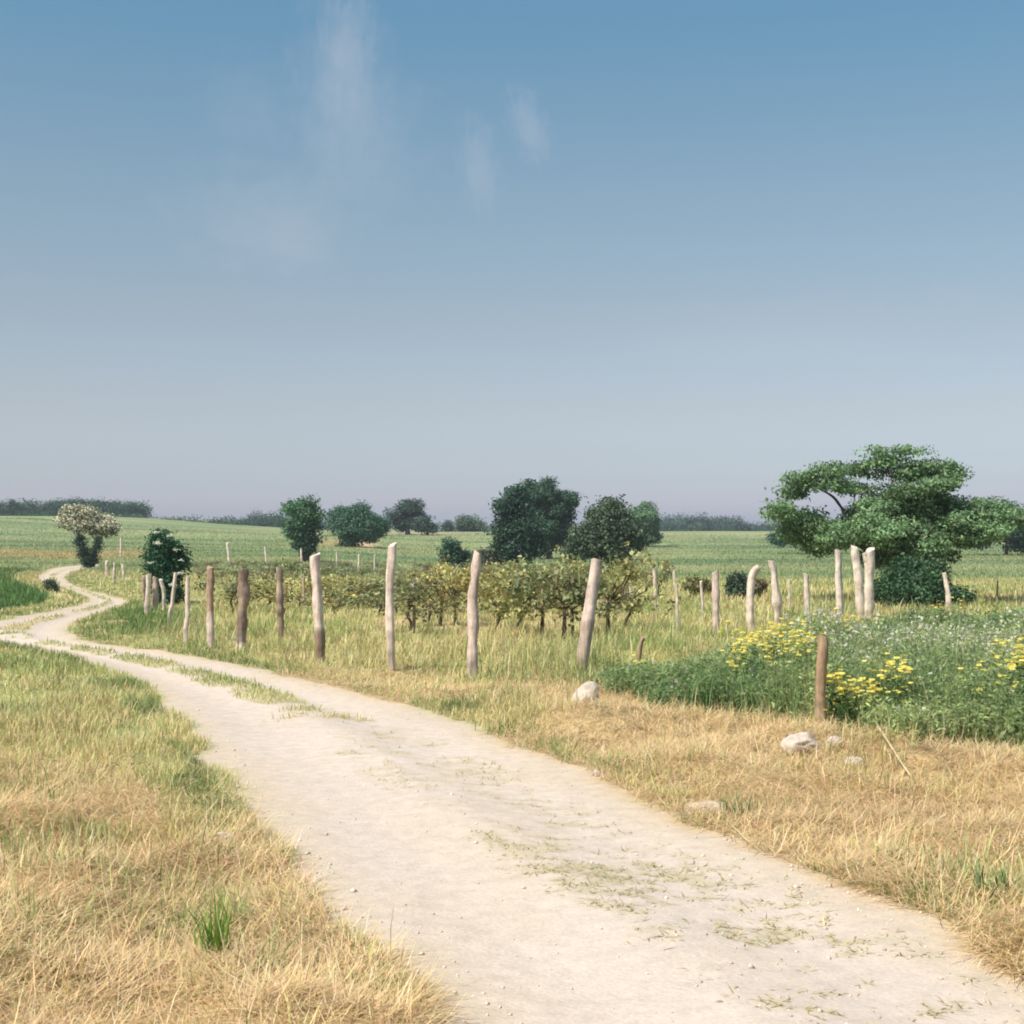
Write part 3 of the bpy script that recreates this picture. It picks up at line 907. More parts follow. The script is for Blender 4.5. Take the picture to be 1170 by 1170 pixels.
def tree(name, label, cat, ub, vb, blobs, leaf, color, dens=1.0, group=None, D=None, trunk_w=6, trunk_c=(.12, .09, .07), depth=1.0, drop=.08,
         shell=(.7, 1.05), cvar=.2, flat=1.0, blossom=None, trunks=None, twigs=True, crown='crown', aspect=.6, per=20, core=True, airy=False):
    """blobs: (u, v, half width, half height[, depth offset in m[, tint]]) measured at the tree's own distance"""
    p = at(ub, vb) if D is None else at_d(ub, vb, D)
    p[2] = float(h_base(p[0], p[1])) if p[1] > 30 else gz(p[0], p[1])
    s = p[1] / F
    root = empty(name, p); tag(root, label, cat, group)
    color = np.asarray(color) * C(1.5, 1.55, 1.55) if name != 'spreading_tree' else color
    b = MB(); tb = MB()
    tr = trunks or [[(ub, vb + 2), (ub, min(bl[1] for bl in blobs) * .35 + vb * .65)]]
    ends = []
    for i, T in enumerate(tr):
        pts = [at_d(q[0], q[1], p[1] + (q[2] if len(q) > 2 else 0)) for q in T]
        pts[0][2] = min(pts[0][2], p[2] - .05)
        w = trunk_w * (T[0][3] if len(T[0]) > 3 else 1)
        cr = catmull(pts, 6) if len(pts) > 2 else np.linspace(pts[0], pts[-1], 7)
        rr = np.linspace(w * s * .5, w * s * (.13 if len(T) > 3 else .3), len(cr)); rr[0] *= 1.35
        tb.tube(cr - p, rr, 9, C(*trunk_c), True, .35, i + 2)
        ends.append((cr[-1], w * s * (.16 if len(T) > 3 else .3)))
    for bi, bl in enumerate(blobs):
        u, v, ru, rv = bl[:4]
        off = bl[4] if len(bl) > 4 else 0
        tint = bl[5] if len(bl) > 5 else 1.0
        c = at_d(u, v, p[1] + off) - p
        r = np.array([ru * s, max(min(ru, rv * 1.6) * s * depth, .2), rv * s])
        ns = 11 if not airy else 9
        D_ = rng.normal(size=(ns, 3)); D_ /= np.linalg.norm(D_, axis=1)[:, None]
        for di in range(ns):
            if rng.random() < drop * .9: continue
            cc_ = c + D_[di] * r * rng.uniform(.42, .82)
            rs_ = r * (rng.uniform(.32, .60) if airy else rng.uniform(.30, .56))
            rs_ = np.maximum(rs_, leaf * 1.1)
            area = 4 * math.pi * ((rs_[0] * rs_[1] + rs_[0] * rs_[2] + rs_[1] * rs_[2]) / 3)
            cr_ = leaf * 1.25
            nc = int(max(5, dens * .62 * area / (cr_ * cr_ * 2.2)))
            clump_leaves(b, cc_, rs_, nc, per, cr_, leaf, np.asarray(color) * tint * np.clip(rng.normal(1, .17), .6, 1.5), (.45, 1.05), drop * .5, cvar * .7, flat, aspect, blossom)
        if core:
            cr_ = leaf * 1.7
            clump_leaves(b, c, r * .6, int(max(6, 12 * dens * (r[0] * r[2]) / (leaf * leaf * 60))), per, cr_ * 1.2, leaf * 1.2, np.asarray(color) * tint, (.2, 1.0), 0, cvar, flat, aspect)
        e, er = min(ends, key=lambda q: np.linalg.norm(q[0] - p - c))
        if twigs:
            limb(tb, e - p, c + C(0, 0, -r[2] * .1), er * .42, er * .12, C(*trunk_c) * 1.1, .18, 8, bi)
            for k in range(4):
                q = c + rng.normal(size=3) * r * .5
                limb(tb, e - p + (c - (e - p)) * rng.uniform(.5, .9), q, er * .2, er * .07, C(*trunk_c) * 1.15, .2, 6, bi * 7 + k)
    link('trunk', tb.mesh('trunk', True), M_BARK, root)
    link(crown, b.mesh(crown), M_LEAF, root)
    return root


TG = 'trees in the fields'
DG = C(.070, .075, .040); MG = C(.060, .115, .048); LG = C(.105, .185, .062); OL = C(.075, .095, .050)

# big spreading tree on the right
tree('spreading_tree', 'broad spreading tree with layered airy crown and sinuous dark limbs behind the post trio', 'tree', 1043, 690,
     [(1012, 521, 46, 12, 0, 1.1), (985, 534, 40, 14, .6), (938, 548, 40, 15, -.4, 1.05), (908, 560, 24, 12, .4), (1040, 540, 34, 16, .3), (1072, 537, 30, 15, .2, 1.1), (1080, 552, 24, 12, -.6), (1045, 560, 44, 16, -.4),
      (892, 582, 26, 14, -.5, 1.1), (905, 600, 30, 18, 0), (940, 598, 36, 22, .8), (930, 618, 36, 16, .6, .85), (968, 612, 38, 24, -.7), (990, 592, 34, 22, .3), (975, 560, 20, 8, .3),
      (1028, 575, 46, 24, 0), (1010, 602, 44, 28, -.8), (1060, 588, 50, 30, .4), (1050, 612, 44, 26, -1.0), (1098, 592, 46, 27, 0), (1132, 588, 34, 18, .3), (1152, 594, 20, 16, -.5), (1122, 608, 32, 15, -.9), (1108, 596, 34, 18, -.6), (1128, 600, 26, 13, -.2), (1090, 604, 30, 18, -.5),
      (1015, 636, 30, 18, -.6, .9), (998, 626, 26, 18, .2), (1070, 628, 24, 12, .8, .85)],
     .085, C(.165, .265, .12), dens=.85, trunk_w=15, trunk_c=(.105, .08, .068), drop=.19, cvar=.25, flat=.7, group=TG, depth=1.15, per=16, airy=True,
     trunks=[[(1043, 692), (1042, 668), (1030, 650), (1012, 628), (985, 600)], [(1046, 692), (1050, 660), (1062, 640), (1082, 622), (1112, 618)],
             [(1044, 692), (1044, 655), (1048, 620), (1040, 590)], [(1042, 690, 0, .6), (1028, 655), (985, 625), (950, 602), (925, 598)], [(1044, 690, 0, .6), (1040, 640), (1026, 600), (1012, 575), (1020, 550), (1008, 530)],
             [(1046, 690, 0, .5), (1055, 640), (1068, 590), (1074, 545)], [(1042, 690, 0, .45), (1010, 625), (990, 598), (966, 585), (952, 568), (932, 556)]])
tree('undergrowth_bush', 'dense dark green bush around the foot of the spreading tree', 'bush', 1048, 694,
     [(1010, 678, 17, 15, -.6), (1028, 664, 19, 20, -.8, .9), (1050, 670, 26, 20, -1.0), (1068, 656, 13, 16, -.5, 1.1), (1080, 677, 18, 14, -.5), (1096, 684, 10, 8, -.8, 1.1), (1040, 648, 13, 14, -.3), (1046, 684, 30, 12, -1.3)],
     .09, C(.045, .088, .040), dens=.8, trunk_w=5, drop=.16, group='bushes')
# flowering elder by the far bend
tree('flowering_tree', 'small tree covered in cream blossom with a dark forked trunk beside the far bend', 'tree', 102, 648,
     [(92, 586, 22, 10, 0, 1.1), (82, 596, 16, 9, 0), (108, 598, 20, 11, .3), (120, 604, 13, 9, 0), (98, 602, 20, 11, -.3, .85)],
     .13, C(.085, .115, .06), dens=.95, trunk_w=9, trunk_c=(.06, .055, .045), drop=.1, group=TG, blossom=(.72, C(.68, .63, .46), .5),
     trunks=[[(101, 650), (98, 635), (92, 622), (88, 606)], [(104, 650), (106, 634), (111, 622), (114, 608)]], core=False)
tree('ivy_bush', 'dark ivy clinging to the forked trunk of the blossoming tree', 'ivy', 102, 650,
     [(92, 620, 4, 11, -.2), (112, 622, 4, 11, -.2), (96, 634, 5, 9, -.3), (107, 636, 5, 9, -.3), (102, 643, 6, 5, -.3)], .08, C(.030, .055, .036), dens=.8, trunk_w=2, group='bushes', twigs=False)
# elder bush on the fence line
tree('elder_bush', 'dense dark green bush dotted with white flower heads on the fence line', 'bush', 190, 690,
     [(184, 618, 12, 16, 0), (190, 635, 18, 20, 0), (177, 640, 9, 22, -.1), (203, 640, 9, 20, .1), (188, 658, 20, 18, -.1), (192, 676, 18, 16, 0, .85)],
     .085, C(.028, .078, .036), dens=1.05, trunk_w=5, drop=.02, group='bushes', cvar=.22)
ob = [(180, 620), (193, 612), (181, 621), (201, 628), (207, 640), (172, 643), (206, 655), (196, 668), (178, 608)]
eb = [o for o in bpy.data.objects if o.name == 'elder_bush'][0]
pe = eb.location
for (u, v) in ob:
    bb = MB()
    c = at_d(u, v, pe[1] - .5 - rng.random() * .25)
    n = 34
    bb.leaves(rng.normal(size=(n, 3)) * C(.04, .04, .016), C(0, -.4, 1) + rng.normal(size=(n, 3)) * .3, .034, vary(C(.60, .62, .48), n, .06, .03), .9)
    link('flower_head', bb.mesh('flower_head'), M_PETAL, eb, loc=Vector(c) - pe)

# field trees
tree('lobed_tree', 'two-lobed tree with a loose pale left top and dark ivy-clad trunk', 'tree', 349, 642,
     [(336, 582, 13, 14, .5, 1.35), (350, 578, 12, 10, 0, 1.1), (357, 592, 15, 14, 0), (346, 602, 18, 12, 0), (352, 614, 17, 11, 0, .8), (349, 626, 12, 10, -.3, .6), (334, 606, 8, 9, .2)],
     .17, C(.052, .105, .052), dens=.8, trunk_w=9, drop=.12, group=TG)
tree('round_tree', 'rounded bluish green tree beside the sandy bank', 'tree', 404, 629, [(402, 590, 22, 19, 0), (416, 597, 20, 15, .5), (390, 590, 14, 13, 0, 1.1), (408, 605, 26, 13, -.3), (398, 617, 13, 11, 0, .8), (424, 606, 14, 12, .4), (436, 600, 13, 13, 2, .9)],
     .20, C(.050, .108, .060), dens=.85, trunk_w=8, drop=.06, group=TG, D=128)
tree('crest_tree', 'dark domed tree on the crest right of the rounded bluish tree', 'tree', 466, 609, [(465, 586, 22, 15, 0), (470, 596, 23, 11, 0, .8), (455, 595, 16, 11, 1), (478, 594, 12, 11, 0)],
     .26, C(.045, .075, .055), dens=.85, trunk_w=6, group=TG, D=195)
tree('low_shrub', 'low dark shrub right of the domed crest tree', 'shrub', 488, 609, [(484, 600, 10, 8, 0), (492, 603, 8, 6, 0)], .26, C(.05, .08, .058), dens=.8, trunk_w=3, group='bushes', D=192)
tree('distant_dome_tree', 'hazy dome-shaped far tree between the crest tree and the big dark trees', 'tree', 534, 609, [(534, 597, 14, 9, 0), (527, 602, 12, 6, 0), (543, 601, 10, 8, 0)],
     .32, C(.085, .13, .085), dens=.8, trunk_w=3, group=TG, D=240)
tree('far_shrub', 'small round far shrub left of the hazy dome-shaped tree', 'shrub', 511, 609, [(511, 602, 5, 6, 0)], .3, C(.055, .09, .065), dens=.9, trunk_w=2, group='bushes', D=238)
tree('young_tree', 'young pointed dark tree rising from the back vine rows', 'tree', 518, 651, [(516, 622, 8, 9, 0), (517, 632, 12, 10, 0), (526, 637, 12, 9, .3), (514, 642, 12, 8, 0, .85), (530, 645, 9, 6, 0)],
     .15, C(.038, .085, .050), dens=.9, trunk_w=3, group=TG)
tree('brown_shrub', 'low brownish shrub beneath the left edge of the big dark tree', 'shrub', 555, 652, [(552, 637, 9, 9, 0), (562, 641, 8, 7, 0)], .15, C(.075, .080, .050), dens=.9, trunk_w=3, group='bushes')
tree('dark_tree', 'dark bushy left tree of the tall central pair', 'tree', 590, 652,
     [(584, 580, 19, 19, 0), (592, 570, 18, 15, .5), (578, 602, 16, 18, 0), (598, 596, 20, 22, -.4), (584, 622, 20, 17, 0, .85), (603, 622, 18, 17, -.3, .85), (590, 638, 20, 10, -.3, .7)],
     .19, C(.032, .066, .040), dens=.95, trunk_w=9, group=TG, cvar=.24, drop=.05)
tree('domed_tree', 'tallest central tree with a smooth dark dome-shaped crown', 'tree', 628, 646,
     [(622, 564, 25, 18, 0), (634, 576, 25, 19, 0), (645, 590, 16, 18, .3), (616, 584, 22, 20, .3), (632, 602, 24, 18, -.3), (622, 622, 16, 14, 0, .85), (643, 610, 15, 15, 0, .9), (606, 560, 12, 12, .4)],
     .19, C(.036, .072, .040), dens=.9, trunk_w=8, group=TG, cvar=.22, D=112, drop=.1)
tree('olive_tree', 'loose olive-brown tree right of the tall dark pair', 'tree', 700, 658,
     [(696, 587, 26, 17, 0), (682, 602, 24, 18, 0, 1.1), (712, 599, 24, 20, 0), (664, 614, 17, 14, 0, 1.25), (694, 618, 26, 16, -.4), (722, 616, 14, 14, 0, .9), (672, 630, 18, 12, 0, 1.0), (702, 634, 20, 12, -.3, .85), (654, 634, 9, 9, 0, 1.1)],
     .17, C(.058, .083, .046), dens=.8, trunk_w=10, group=TG, drop=.06, cvar=.28, trunk_c=(.11, .085, .07))
tree('pale_domed_tree', 'lighter green dome-topped tree showing behind the olive-brown tree', 'tree', 740, 627,
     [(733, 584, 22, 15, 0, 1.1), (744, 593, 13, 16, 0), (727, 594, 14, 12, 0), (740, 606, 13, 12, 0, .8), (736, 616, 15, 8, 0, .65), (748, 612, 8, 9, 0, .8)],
     .2, C(.095, .155, .078), dens=.9, trunk_w=5, group=TG, D=150, drop=.04)
tree('field_shrub', 'dark shrub alone in the open field left of the hooked post', 'shrub', 846, 688, [(842, 666, 10, 11, 0), (850, 676, 10, 9, -.1), (843, 676, 8, 9, 0)], .08, C(.045, .070, .042), dens=.9, trunk_w=3, group='bushes')
tree('field_shrub', 'reddish brown low shrub touching the dark shrub in the open field', 'shrub', 866, 684, [(864, 670, 9, 9, 0), (858, 676, 8, 7, 0)], .08, C(.13, .10, .055), dens=.7, trunk_w=2, group='bushes')
tree('field_shrub', 'brownish twiggy shrub between the two stakes left of the notched post', 'shrub', 797, 684, [(795, 668, 12, 10, 0), (806, 671, 8, 8, 0)], .08, C(.14, .13, .055), dens=.5, trunk_w=2, group='bushes', drop=.3)
tree('roadside_shrub', 'small dark rounded shrub on the inner edge of the far bend', 'shrub', 59, 678, [(57, 668, 5, 6, 0), (61, 671, 3, 4, 0)], .05, C(.05, .07, .04), dens=1.0, trunk_w=2, group='bushes')
# bushes behind the spreading tree
tree('hedge_bush', 'dark rounded bush behind the left side of the spreading tree', 'bush', 925, 634, [(905, 610, 22, 12, 0), (930, 606, 22, 16, 0), (955, 612, 20, 14, 0), (890, 616, 12, 8, 0)], .24, C(.045, .090, .058), dens=.9, trunk_w=4, group='bushes', D=125)
tree('hedge_bush', 'dark hedge-like bush behind the right side of the spreading tree at the frame edge', 'bush', 1150, 634, [(1120, 590, 26, 15, 0), (1150, 598, 30, 22, 0), (1185, 604, 26, 22, 0), (1165, 616, 40, 16, 0, .85), (1110, 612, 26, 16, 0), (1215, 612, 20, 18, 0)], .24, C(.042, .085, .055), dens=.85, trunk_w=4, group='bushes', D=120)


# distant woods: masses nobody could count
def woods(name, segs, D, leaf, color, cvar=.16, dens=.9, base=None):
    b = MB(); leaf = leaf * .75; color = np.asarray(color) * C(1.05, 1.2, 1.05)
    s = D / F
    for (u0, u1, vt0, vt1, vb, step, dd) in segs:
        u = u0
        while u < u1:
            f = (u - u0) / max(u1 - u0, 1)
            vt = vt0 + (vt1 - vt0) * f + rng.normal(0, 1.3)
            ru = step * rng.uniform(.7, 1.3)
            y = D + dd + rng.uniform(-6, 6)
            c = at_d(u, (vt + vb) / 2 + 1, y)
            r = np.array([ru * s, ru * s, (vb - vt) / 2 * s + .3])
            area = 4 * math.pi * ((r[0] * r[1] + r[0] * r[2] + r[1] * r[2]) / 3)
            nc = int(max(14, dens * area / (leaf * leaf * 6.5)))
            clump_leaves(b, c, r, nc, 20, leaf * 1.8, leaf, np.asarray(color) * rng.uniform(.8, 1.25), (.45, .98), .02, cvar)
            u += step * rng.uniform(.7, 1.1)
    o = link(name, b.mesh(name), M_LEAF); tag(o, kind='stuff')


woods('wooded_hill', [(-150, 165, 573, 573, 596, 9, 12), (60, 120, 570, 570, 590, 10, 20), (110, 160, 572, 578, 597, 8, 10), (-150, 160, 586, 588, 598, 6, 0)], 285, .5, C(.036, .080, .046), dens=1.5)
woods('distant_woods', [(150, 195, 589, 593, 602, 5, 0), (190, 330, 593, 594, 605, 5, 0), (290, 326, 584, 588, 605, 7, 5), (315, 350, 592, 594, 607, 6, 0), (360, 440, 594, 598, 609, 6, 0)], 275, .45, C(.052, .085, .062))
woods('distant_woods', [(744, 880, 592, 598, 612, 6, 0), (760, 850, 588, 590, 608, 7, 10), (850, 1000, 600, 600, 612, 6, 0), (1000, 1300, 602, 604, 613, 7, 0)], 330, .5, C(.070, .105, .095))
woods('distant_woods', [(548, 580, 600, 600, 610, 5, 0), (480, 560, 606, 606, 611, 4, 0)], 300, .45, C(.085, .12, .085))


# ------------------------------------------------------------------ vineyard
VG = 'vines of the vineyard'
VC = [C(.36, .36, .14), C(.23, .265, .12), C(.46, .425, .155), C(.19, .215, .11)]


def vine_meshes(kind, H, colr):
    tb = MB(); b = MB()
    hx = rng.normal(0, .05)
    th = H * .42
    P = np.array([[0, 0, -.06], [hx * .5, .02, th * .35], [hx * 1.4, -.02, th * .7], [hx, 0, th]])
    tb.tube(catmull(P, 4), np.linspace(.030, .020, 13), 7, C(.105, .078, .058), True, .4, kind)
    for k in range(5):
        a = rng.random() * 6.283; e = C(hx, 0, th) + C(math.cos(a) * .38, math.sin(a) * .22, rng.uniform(.15, .55) * H)
        limb(tb, C(hx, 0, th), e, .013, .005, C(.16, .115, .075), .25, 6, kind * 5 + k)
    for k in range(8):
        c = C(hx + rng.normal(0, .36), rng.normal(0, .15), H * rng.uniform(.36, .92))
        clump_leaves(b, c, C(.22, .17, .16) * rng.uniform(.6, 1.3), 10, 9, .075, .068, mix(colr, C(.34, .23, .12), np.array(rng.random() ** 2 * .45)), (.2, 1.2), .22, .28, 1.1, .85)
    # loose shoots
    n = 26
    P = np.stack([hx + rng.normal(0, .22, n), rng.normal(0, .14, n), H * rng.uniform(.6, .8, n)], 1)
    b.blades(P, rng.random(n) * 6.283, .22 + .25 * rng.random(n), np.full(n, .014), np.abs(rng.normal(.3, .3, n)), rng.normal(.4, .4, n), vary(colr * 1.1, n, .15, .06))
    return tb.mesh('vine_trunk', True), b.mesh('vine_foliage')


VM = []
for k in range(12):
    t_, f_ = vine_meshes(k, [1.05, 1.0, 1.2, .95][k % 4], VC[k % 4])
    t_.materials.append(M_BARK); f_.materials.append(M_LEAF)
    VM.append((t_, f_))


def vine(u, v, kinds, label, hs=1.0, ws=1.0):
    p = spot(u, v)
    t_, f_ = VM[random.choice(kinds)]
    r = empty('grapevine', p, rng.uniform(-.6, .6)); tag(r, label, 'grapevine', VG)
    r.scale = (ws, ws, hs)
    a = bpy.data.objects.new('trunk', t_); a.parent = r; col.objects.link(a)
    a = bpy.data.objects.new('foliage', f_); a.parent = r; col.objects.link(a)


YEL = [0, 2, 4, 6, 8, 10]; DRK = [1, 3, 5, 7, 9, 11]; MIXK = list(range(12))
W_ORD = ['first', 'second', 'third', 'fourth', 'fifth', 'sixth', 'seventh', 'eighth', 'ninth', 'tenth', 'eleventh', 'twelfth', 'thirteenth', 'fourteenth']
row1 = [(471, 729, DRK, 'dark sprawling vine with the white cup, leftmost of the nearest row', .95, 1.15),
        (489, 718, DRK, 'dark crooked vine just right of the white cup stake', .9, 1.0),
        (503, 717, MIXK, 'vine on a thick leaning trunk midway between the cup and the knobbly post', .95, 1.0),
        (521, 718, YEL, 'olive vine hidden partly by the thin tan stake left of the knobbly post', .95, 1.0),
        (564, 726, YEL, 'slim yellow-green vine on a bare thin trunk right of the knobbly post', 1.05, 1.0),
        (588, 729, YEL, 'yellow-green vine on a straight dark trunk casting shade on mown grass', 1.1, 1.05),
        (618, 729, YEL, 'tall yellow-green vine around the greyish stake', 1.2, 1.1),
        (645, 736, MIXK, 'bushy brownish vine midway between the greyish stake and the leaning post', 1.18, 1.25),
        (657, 736, DRK, 'dark twiggy vine directly behind the base of the leaning post', 1.12, 1.2),
        (693, 734, YEL, 'yellow-green vine just right of the leaning post', 1.22, 1.25),
        (712, 722, YEL, 'bright yellow-green vine at the right end of the nearest row', 1.1, 1.15)]
for q in row1: vine(*q)
rows = [('second', 480, 702, 700, 700, 9, YEL, .75, 'yellowish vine'),
        ('third', 282, 699, 468, 694, 10, YEL, .60, 'low yellow-green vine'), ('third', 484, 683, 716, 681, 11, YEL, .62, 'yellow vine'),
        ('fourth', 232, 664, 474, 664, 13, DRK, .60, 'dark vine'), ('fourth', 490, 664, 612, 666, 8, DRK, .75, 'dark bushy vine'),
        ('farthest', 226, 652, 446, 652, 13, DRK, .5, 'small dark vine')]
vine(381, 705, DRK, 'dark vine standing low behind the slanting stake', .6, 1.0)
vine(433, 704, DRK, 'dark vine just left of the tallest pale post', .65, 1.0)
vine(452, 703, DRK, 'dark vine half hidden behind the tallest pale post', .65, 1.0)
for (rn, u0, v0, u1, v1, n, kinds, hs, what) in rows:
    side = 'left half' if u1 < 480 else 'right half'
    for i in range(n):
        f = i / (n - 1)
        if i < (n + 1) // 2: pos = '%s from the left' % W_ORD[i]
        else: pos = '%s from the right' % W_ORD[n - 1 - i]
        lab = '%s in the %s vine row, %s in its %s' % (what, rn, pos, side)
        if rn == 'farthest': lab = '%s in the farthest vine row, %s end' % (what, pos)
        vine(u0 + (u1 - u0) * f + rng.normal(0, 2), v0 + (v1 - v0) * f + rng.normal(0, 1.0), kinds, lab, hs * rng.uniform(.85, 1.15), rng.uniform(.95, 1.3))
vine(267, 704, DRK, 'dark low vine standing just left of the thick grey-brown post', .8, .9)
vine(333, 692, DRK, 'dark vine just left of the post with flaking bark', 1.0, 1.0)
vine(737, 688, YEL, 'small yellow vine left of the stake among lone vines', .9, .7)
vine(754, 689, DRK, 'small dark-stemmed vine right of the stake among lone vines', .9, .7)


# ------------------------------------------------------------------ yellow flowers
def yellow_clump(u, v, wpx, H, nst, label, heads=5):
    p = spot(u, v); s = p[1] / F
    r = empty('yellow_flower_plant', p); tag(r, label, 'wildflower', 'yellow wildflowers in the meadow')
    b = MB(); f = MB()
    ang = rng.random(nst) * 6.283; rad = np.sqrt(rng.random(nst)) * wpx * .5 * s
    X, Y = np.cos(ang) * rad, np.sin(ang) * rad * .7
    hh = H * rng.uniform(.5, 1.08, nst)
    az = np.arctan2(Y, X); ln = np.abs(rng.normal(.12, .1, nst))
    B = np.stack([X, Y, np.full(nst, -.02)], 1)
    b.blades(B, az, hh, np.full(nst, .008), ln, ln * .4, vary(C(.10, .18, .05), nst, .1, .05))
    top = B + np.stack([np.cos(az) * np.sin(ln * 1.3), np.sin(az) * np.sin(ln * 1.3), np.cos(ln * 1.3)], 1) * hh[:, None]
    for k in range(9):
        t = rng.random(nst) * .85
        b.leaves(B + (top - B) * t[:, None] + rng.normal(size=(nst, 3)) * .03, rng.normal(size=(nst, 3)) + C(0, 0, 1), .07, vary(C(.075, .145, .05), nst, .15, .05), .35)
    for i in range(nst):
        for k in range(heads):
            c = top[i] + rng.normal(size=3) * C(.05, .05, .05)
            n = 9; a = np.arange(n) * 6.283 / n
            fn = C(0, -.55, .8) + rng.normal(size=3) * .45
            rr = .014 * rng.uniform(.8, 1.3)
            f.leaves(c + np.stack([np.cos(a) * rr, np.sin(a) * rr, np.zeros(n)], 1), fn + rng.normal(size=(n, 3)) * .2, rr * 1.7, vary(C(.78, .68, .17), n, .1, .04), .7)
            f.leaves((c + C(0, -.003, .004))[None], C(0, -.3, 1)[None], .016, C(.62, .40, .02), 1.0)
    link('stems', b.mesh('stems'), M_HERB, r); link('blossoms', f.mesh('blossoms'), M_PETAL, r)


yellow_clump(988, 850, 62, .56, 26, 'densest low clump of yellow flowers right of the short brown post')
yellow_clump(868, 792, 46, .68, 20, 'tall yellow flowers left of the short brown post, before the hooked post')
yellow_clump(895, 790, 44, .62, 18, 'tall yellow flowers just left of the short brown post top')
yellow_clump(905, 815, 34, .62, 10, 'small bright yellow cluster low beside the short brown post', 7)
yellow_clump(925, 770, 40, .55, 10, 'yellow flowers behind the tip of the short brown post')
yellow_clump(952, 772, 30, .70, 6, 'sparse tall yellow flowers below the pale post trio')
yellow_clump(1042, 835, 40, .58, 6, 'sparse yellow flowers between the dense clump and the right frame edge')
yellow_clump(1152, 852, 46, .68, 18, 'larger lower yellow flower clump at the right frame edge')
yellow_clump(1155, 822, 34, .66, 8, 'yellow flowers standing just behind the larger clump at the right frame edge')
yellow_clump(850, 815, 24, .55, 6, 'few low yellow flowers at the left edge of the tall clump')
yellow_clump(728, 790, 12, .32, 3, 'tiny yellow flowers beside the reddish post stub', 3)
yellow_clump(1085, 728, 26, .55, 6, 'few yellow flowers far back in the meadow near the crooked post')


# ------------------------------------------------------------------ stones and stick
def rock(u, v, wpx, hpx, mat, label, sink=.25, seed=1, yaw=0):
    p = spot(u, v); s = p[1] / F
    import bmesh
    bm = bmesh.new(); bmesh.ops.create_icosphere(bm, subdivisions=4, radius=1)
    V = np.array([v_.co[:] for v_ in bm.verts]); Fc = np.array([[q.index for q in f.verts] for f in bm.faces]); bm.free()
    nz = fbm(V[:, 0] * 1.3 + seed * 5, V[:, 1] * 1.3 + V[:, 2] * 1.7, seed, 3)
    nz2 = fbm(V[:, 0] * 4 + seed, V[:, 1] * 4 - V[:, 2] * 4.3, seed + 9, 3)
    V = V * (1 + (nz - .5) * .75 + (nz2 - .5) * .25)[:, None]
    for k in range(5):
        d = rng.normal(size=3); d[2] = abs(d[2]); d /= np.linalg.norm(d)
        m = V @ d; lim = rng.uniform(.68, .9); V -= np.maximum(m - lim, 0)[:, None] * d * .85
    V = V * C(wpx * s * .5, wpx * s * .42, hpx * s * .62)
    ca, sa = math.cos(yaw), math.sin(yaw)
    V = np.stack([V[:, 0] * ca - V[:, 1] * sa, V[:, 0] * sa + V[:, 1] * ca, V[:, 2]], 1)
    V[:, 2] += hpx * s * (.5 - sink)
    b = MB(); b.add(V, None, Fc, C(.6, .55, .5))
    o = link('stone', b.mesh('stone', True), mat, loc=p); tag(o, label, 'stone', 'pale stones on the right verge')


rock(669, 824, 34, 27, M_STONE, 'round white boulder in the straw beside the track bend', .1, 3)
rock(914, 868, 50, 22, M_STONE, 'large flat pale stone at the foot of the short brown post', .15, 8, .3)
rock(953, 868, 20, 11, M_STONE, 'small pale stone between the large flat stone and the bright one', .15, 14)
rock(976, 877, 26, 12, M_STONE, 'bright angular stone, rightmost below the short brown post', .15, 21, .5)
rock(806, 928, 52, 20, M_STONE2, 'dusty half buried stone at the right track edge', .5, 33, .4)
rock(682, 888, 9, 8, M_STONE, 'small yellowish pebble stone on the right track edge', .1, 44)
rock(259, 968, 22, 16, M_STONE, 'pale stone nearly hidden in the straw left of the track', .35, 52)
rock(990, 985, 12, 8, M_STONE, 'small white stone in the straw near the lower right track edge', .1, 61)


def stick():
    a, b_ = spot(1003, 868), spot(1042, 893)
    a[2] += .13; b_[2] += .05
    b = MB(); t = np.linspace(0, 1, 8)[:, None]
    P = (a + (b_ - a) * t) - a; P[:, 2] += np.sin(t[:, 0] * 7) * .004
    b.tube(P, np.linspace(.010, .007, 8), 7, C(.60, .47, .26), True, .3, 2)
    o = link('stick', b.mesh('stick', True), M_WOOD, loc=a); tag(o, 'straw-coloured dry stick lying on the hay right of the stones', 'stick')


stick()

# ------------------------------------------------------------------ camera, sun, sky
cam = bpy.data.cameras.new('camera'); co = bpy.data.objects.new('camera', cam); col.objects.link(co)
co.location = (0, 0, EYE); co.rotation_euler = (math.pi / 2 + PITCH, 0, 0)
cam.sensor_fit = 'HORIZONTAL'; cam.sensor_width = 36; cam.lens = 36 * F / 1170
cam.clip_start = .1; cam.clip_end = 12000
sc.camera = co

SUN_EL, SUN_AZ = R(52), math.atan2(-.68, -.58)      # azimuth measured clockwise from +Y
sl = bpy.data.lights.new('sun', 'SUN'); sl.energy = 3.7; sl.angle = R(.6); sl.color = (1.0, .93, .82)
so = bpy.data.objects.new('sun', sl); col.objects.link(so)
to = C(math.sin(SUN_AZ) * math.cos(SUN_EL), math.cos(SUN_AZ) * math.cos(SUN_EL), math.sin(SUN_EL))
from mathutils import Vector
so.rotation_euler = Vector(to).to_track_quat('Z', 'Y').to_euler()
so.location = (-30, -20, 60)

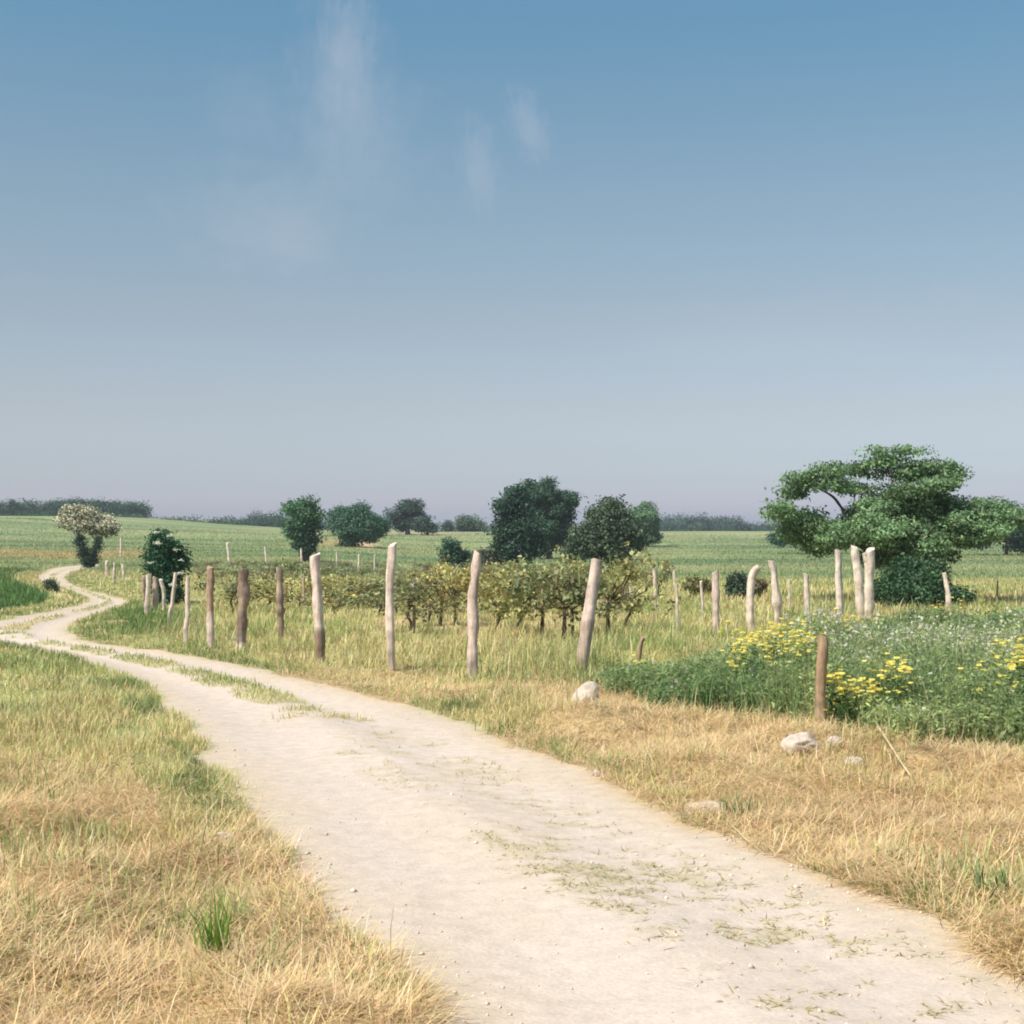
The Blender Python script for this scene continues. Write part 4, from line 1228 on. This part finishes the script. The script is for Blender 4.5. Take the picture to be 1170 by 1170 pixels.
w = bpy.data.worlds.new('World'); sc.world = w; w.use_nodes = True
nt = w.node_tree; nt.nodes.clear()
out = N(nt, 'ShaderNodeOutputWorld'); bg = N(nt, 'ShaderNodeBackground', Strength=.15)
sky = N(nt, 'ShaderNodeTexSky', sky_type='NISHITA'); sky.sun_disc = False
sky.sun_elevation = SUN_EL; sky.sun_rotation = SUN_AZ % (2 * math.pi)
sky.air_density = 1.0; sky.dust_density = 1.5; sky.ozone_density = 1.0
tc = N(nt, 'ShaderNodeTexCoord')
sx = N(nt, 'ShaderNodeSeparateXYZ'); nt.links.new(tc.outputs['Generated'], sx.inputs[0])
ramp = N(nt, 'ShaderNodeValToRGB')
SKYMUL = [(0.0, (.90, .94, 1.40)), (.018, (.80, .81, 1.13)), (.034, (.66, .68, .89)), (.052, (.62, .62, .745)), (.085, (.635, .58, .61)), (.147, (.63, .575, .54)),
          (.233, (.60, .615, .555)), (.338, (.465, .64, .615)), (.50, (.70, .84, .84)), (1.0, (1.20, 1.18, 1.12))]  # stops above the frame raised as unseen added fill, to lift shadows
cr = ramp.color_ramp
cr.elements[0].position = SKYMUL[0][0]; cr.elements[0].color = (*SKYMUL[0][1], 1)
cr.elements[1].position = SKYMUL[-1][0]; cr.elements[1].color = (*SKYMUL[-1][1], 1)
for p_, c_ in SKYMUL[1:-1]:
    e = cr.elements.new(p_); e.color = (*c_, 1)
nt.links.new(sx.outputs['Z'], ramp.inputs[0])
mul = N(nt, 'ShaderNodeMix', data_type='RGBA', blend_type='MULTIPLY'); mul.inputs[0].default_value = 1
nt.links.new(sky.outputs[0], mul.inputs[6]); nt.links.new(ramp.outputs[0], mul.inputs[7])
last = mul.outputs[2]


def wisp(u, v, su, sv, tilt, amt, scale):
    """a thin cirrus wisp around one sky direction"""
    global last
    d = ray(u, v); d /= np.linalg.norm(d)
    dt = N(nt, 'ShaderNodeVectorMath', operation='SUBTRACT'); nt.links.new(tc.outputs['Generated'], dt.inputs[0]); dt.inputs[1].default_value = d
    mp = N(nt, 'ShaderNodeMapping', vector_type='TEXTURE')
    mp.inputs['Rotation'].default_value = (0, tilt, 0); mp.inputs['Scale'].default_value = (su / F, .5, sv / F)
    nt.links.new(dt.outputs[0], mp.inputs[0])
    nz = N(nt, 'ShaderNodeTexNoise', Scale=scale, Detail=6.0, Roughness=.6); nt.links.new(mp.outputs[0], nz.inputs['Vector'])
    ds = N(nt, 'ShaderNodeVectorMath', operation='SCALE'); ds.inputs['Scale'].default_value = 1.5
    cs = N(nt, 'ShaderNodeVectorMath', operation='SUBTRACT'); nt.links.new(nz.outputs['Color'], cs.inputs[0]); cs.inputs[1].default_value = (.5, .5, .5)
    nt.links.new(cs.outputs[0], ds.inputs[0])
    ad = N(nt, 'ShaderNodeVectorMath', operation='ADD'); nt.links.new(mp.outputs[0], ad.inputs[0]); nt.links.new(ds.outputs[0], ad.inputs[1])
    ln = N(nt, 'ShaderNodeVectorMath', operation='LENGTH'); nt.links.new(ad.outputs[0], ln.inputs[0])
    mr = N(nt, 'ShaderNodeMapRange', interpolation_type='SMOOTHERSTEP'); mr.inputs[1].default_value = 1.25; mr.inputs[2].default_value = 0.0; mr.inputs[3].default_value = 0; mr.inputs[4].default_value = amt
    nt.links.new(ln.outputs['Value'], mr.inputs[0])
    mx = N(nt, 'ShaderNodeMix', data_type='RGBA'); nt.links.new(mr.outputs[0], mx.inputs[0]); nt.links.new(last, mx.inputs[6])
    mx.inputs[7].default_value = (3.6, 3.5, 3.7, 1)
    last = mx.outputs[2]


wisp(396, 48, 34, 75, .05, .14, 3.0)
wisp(392, 90, 60, 95, .0, .12, 2.8)
wisp(408, 160, 95, 95, .1, .09, 2.4)
wisp(604, 142, 24, 50, -.4, .15, 2.6)
wisp(547, 188, 26, 60, -.12, .13, 2.6)
wisp(300, 250, 110, 70, 0, .10, 2.6)
wisp(345, 270, 60, 50, 0, .06, 2.4)
wisp(280, 120, 60, 60, 0, .05, 2.2)
wisp(900, 380, 260, 60, 0, .06, 2.2)
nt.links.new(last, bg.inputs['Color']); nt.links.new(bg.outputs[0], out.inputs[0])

# ------------------------------------------------------------------ air
HZ = .00048
hb = MB()
X0, Y0, Z0, Z1 = 4300, 4300, -4.0, 14.0
hb.add([(-X0, -Y0, Z0), (X0, -Y0, Z0), (X0, Y0, Z0), (-X0, Y0, Z0), (-X0, -Y0, Z1), (X0, -Y0, Z1), (X0, Y0, Z1), (-X0, Y0, Z1)],
       [(3, 2, 1, 0), (4, 5, 6, 7), (0, 1, 5, 4), (1, 2, 6, 5), (2, 3, 7, 6), (3, 0, 4, 7)], None, (1, 1, 1))
hm, hn, ho = new_mat('haze_air')
pv = N(hn, 'ShaderNodeVolumePrincipled', Density=HZ, Anisotropy=.3); pv.inputs['Color'].default_value = (.93, .96, 1.0, 1)
hn.links.new(pv.outputs[0], ho.inputs['Volume'])
hz = link('haze', hb.mesh('haze'), hm); tag(hz, kind='stuff')
sc.cycles.volume_bounces = 0

# ------------------------------------------------------------------ render settings
sc.view_settings.view_transform = 'Standard'; sc.view_settings.look = 'None'
sc.view_settings.exposure = 0.45; sc.view_settings.gamma = 1.0
sc.cycles.max_bounces = 5; sc.cycles.diffuse_bounces = 3; sc.cycles.glossy_bounces = 1; sc.cycles.transmission_bounces = 3; sc.cycles.transparent_max_bounces = 4
sc.cycles.use_denoising = True
try: sc.cycles.denoiser = 'OPENIMAGEDENOISE'
except Exception: pass
sc.cycles.filter_width = 1.9
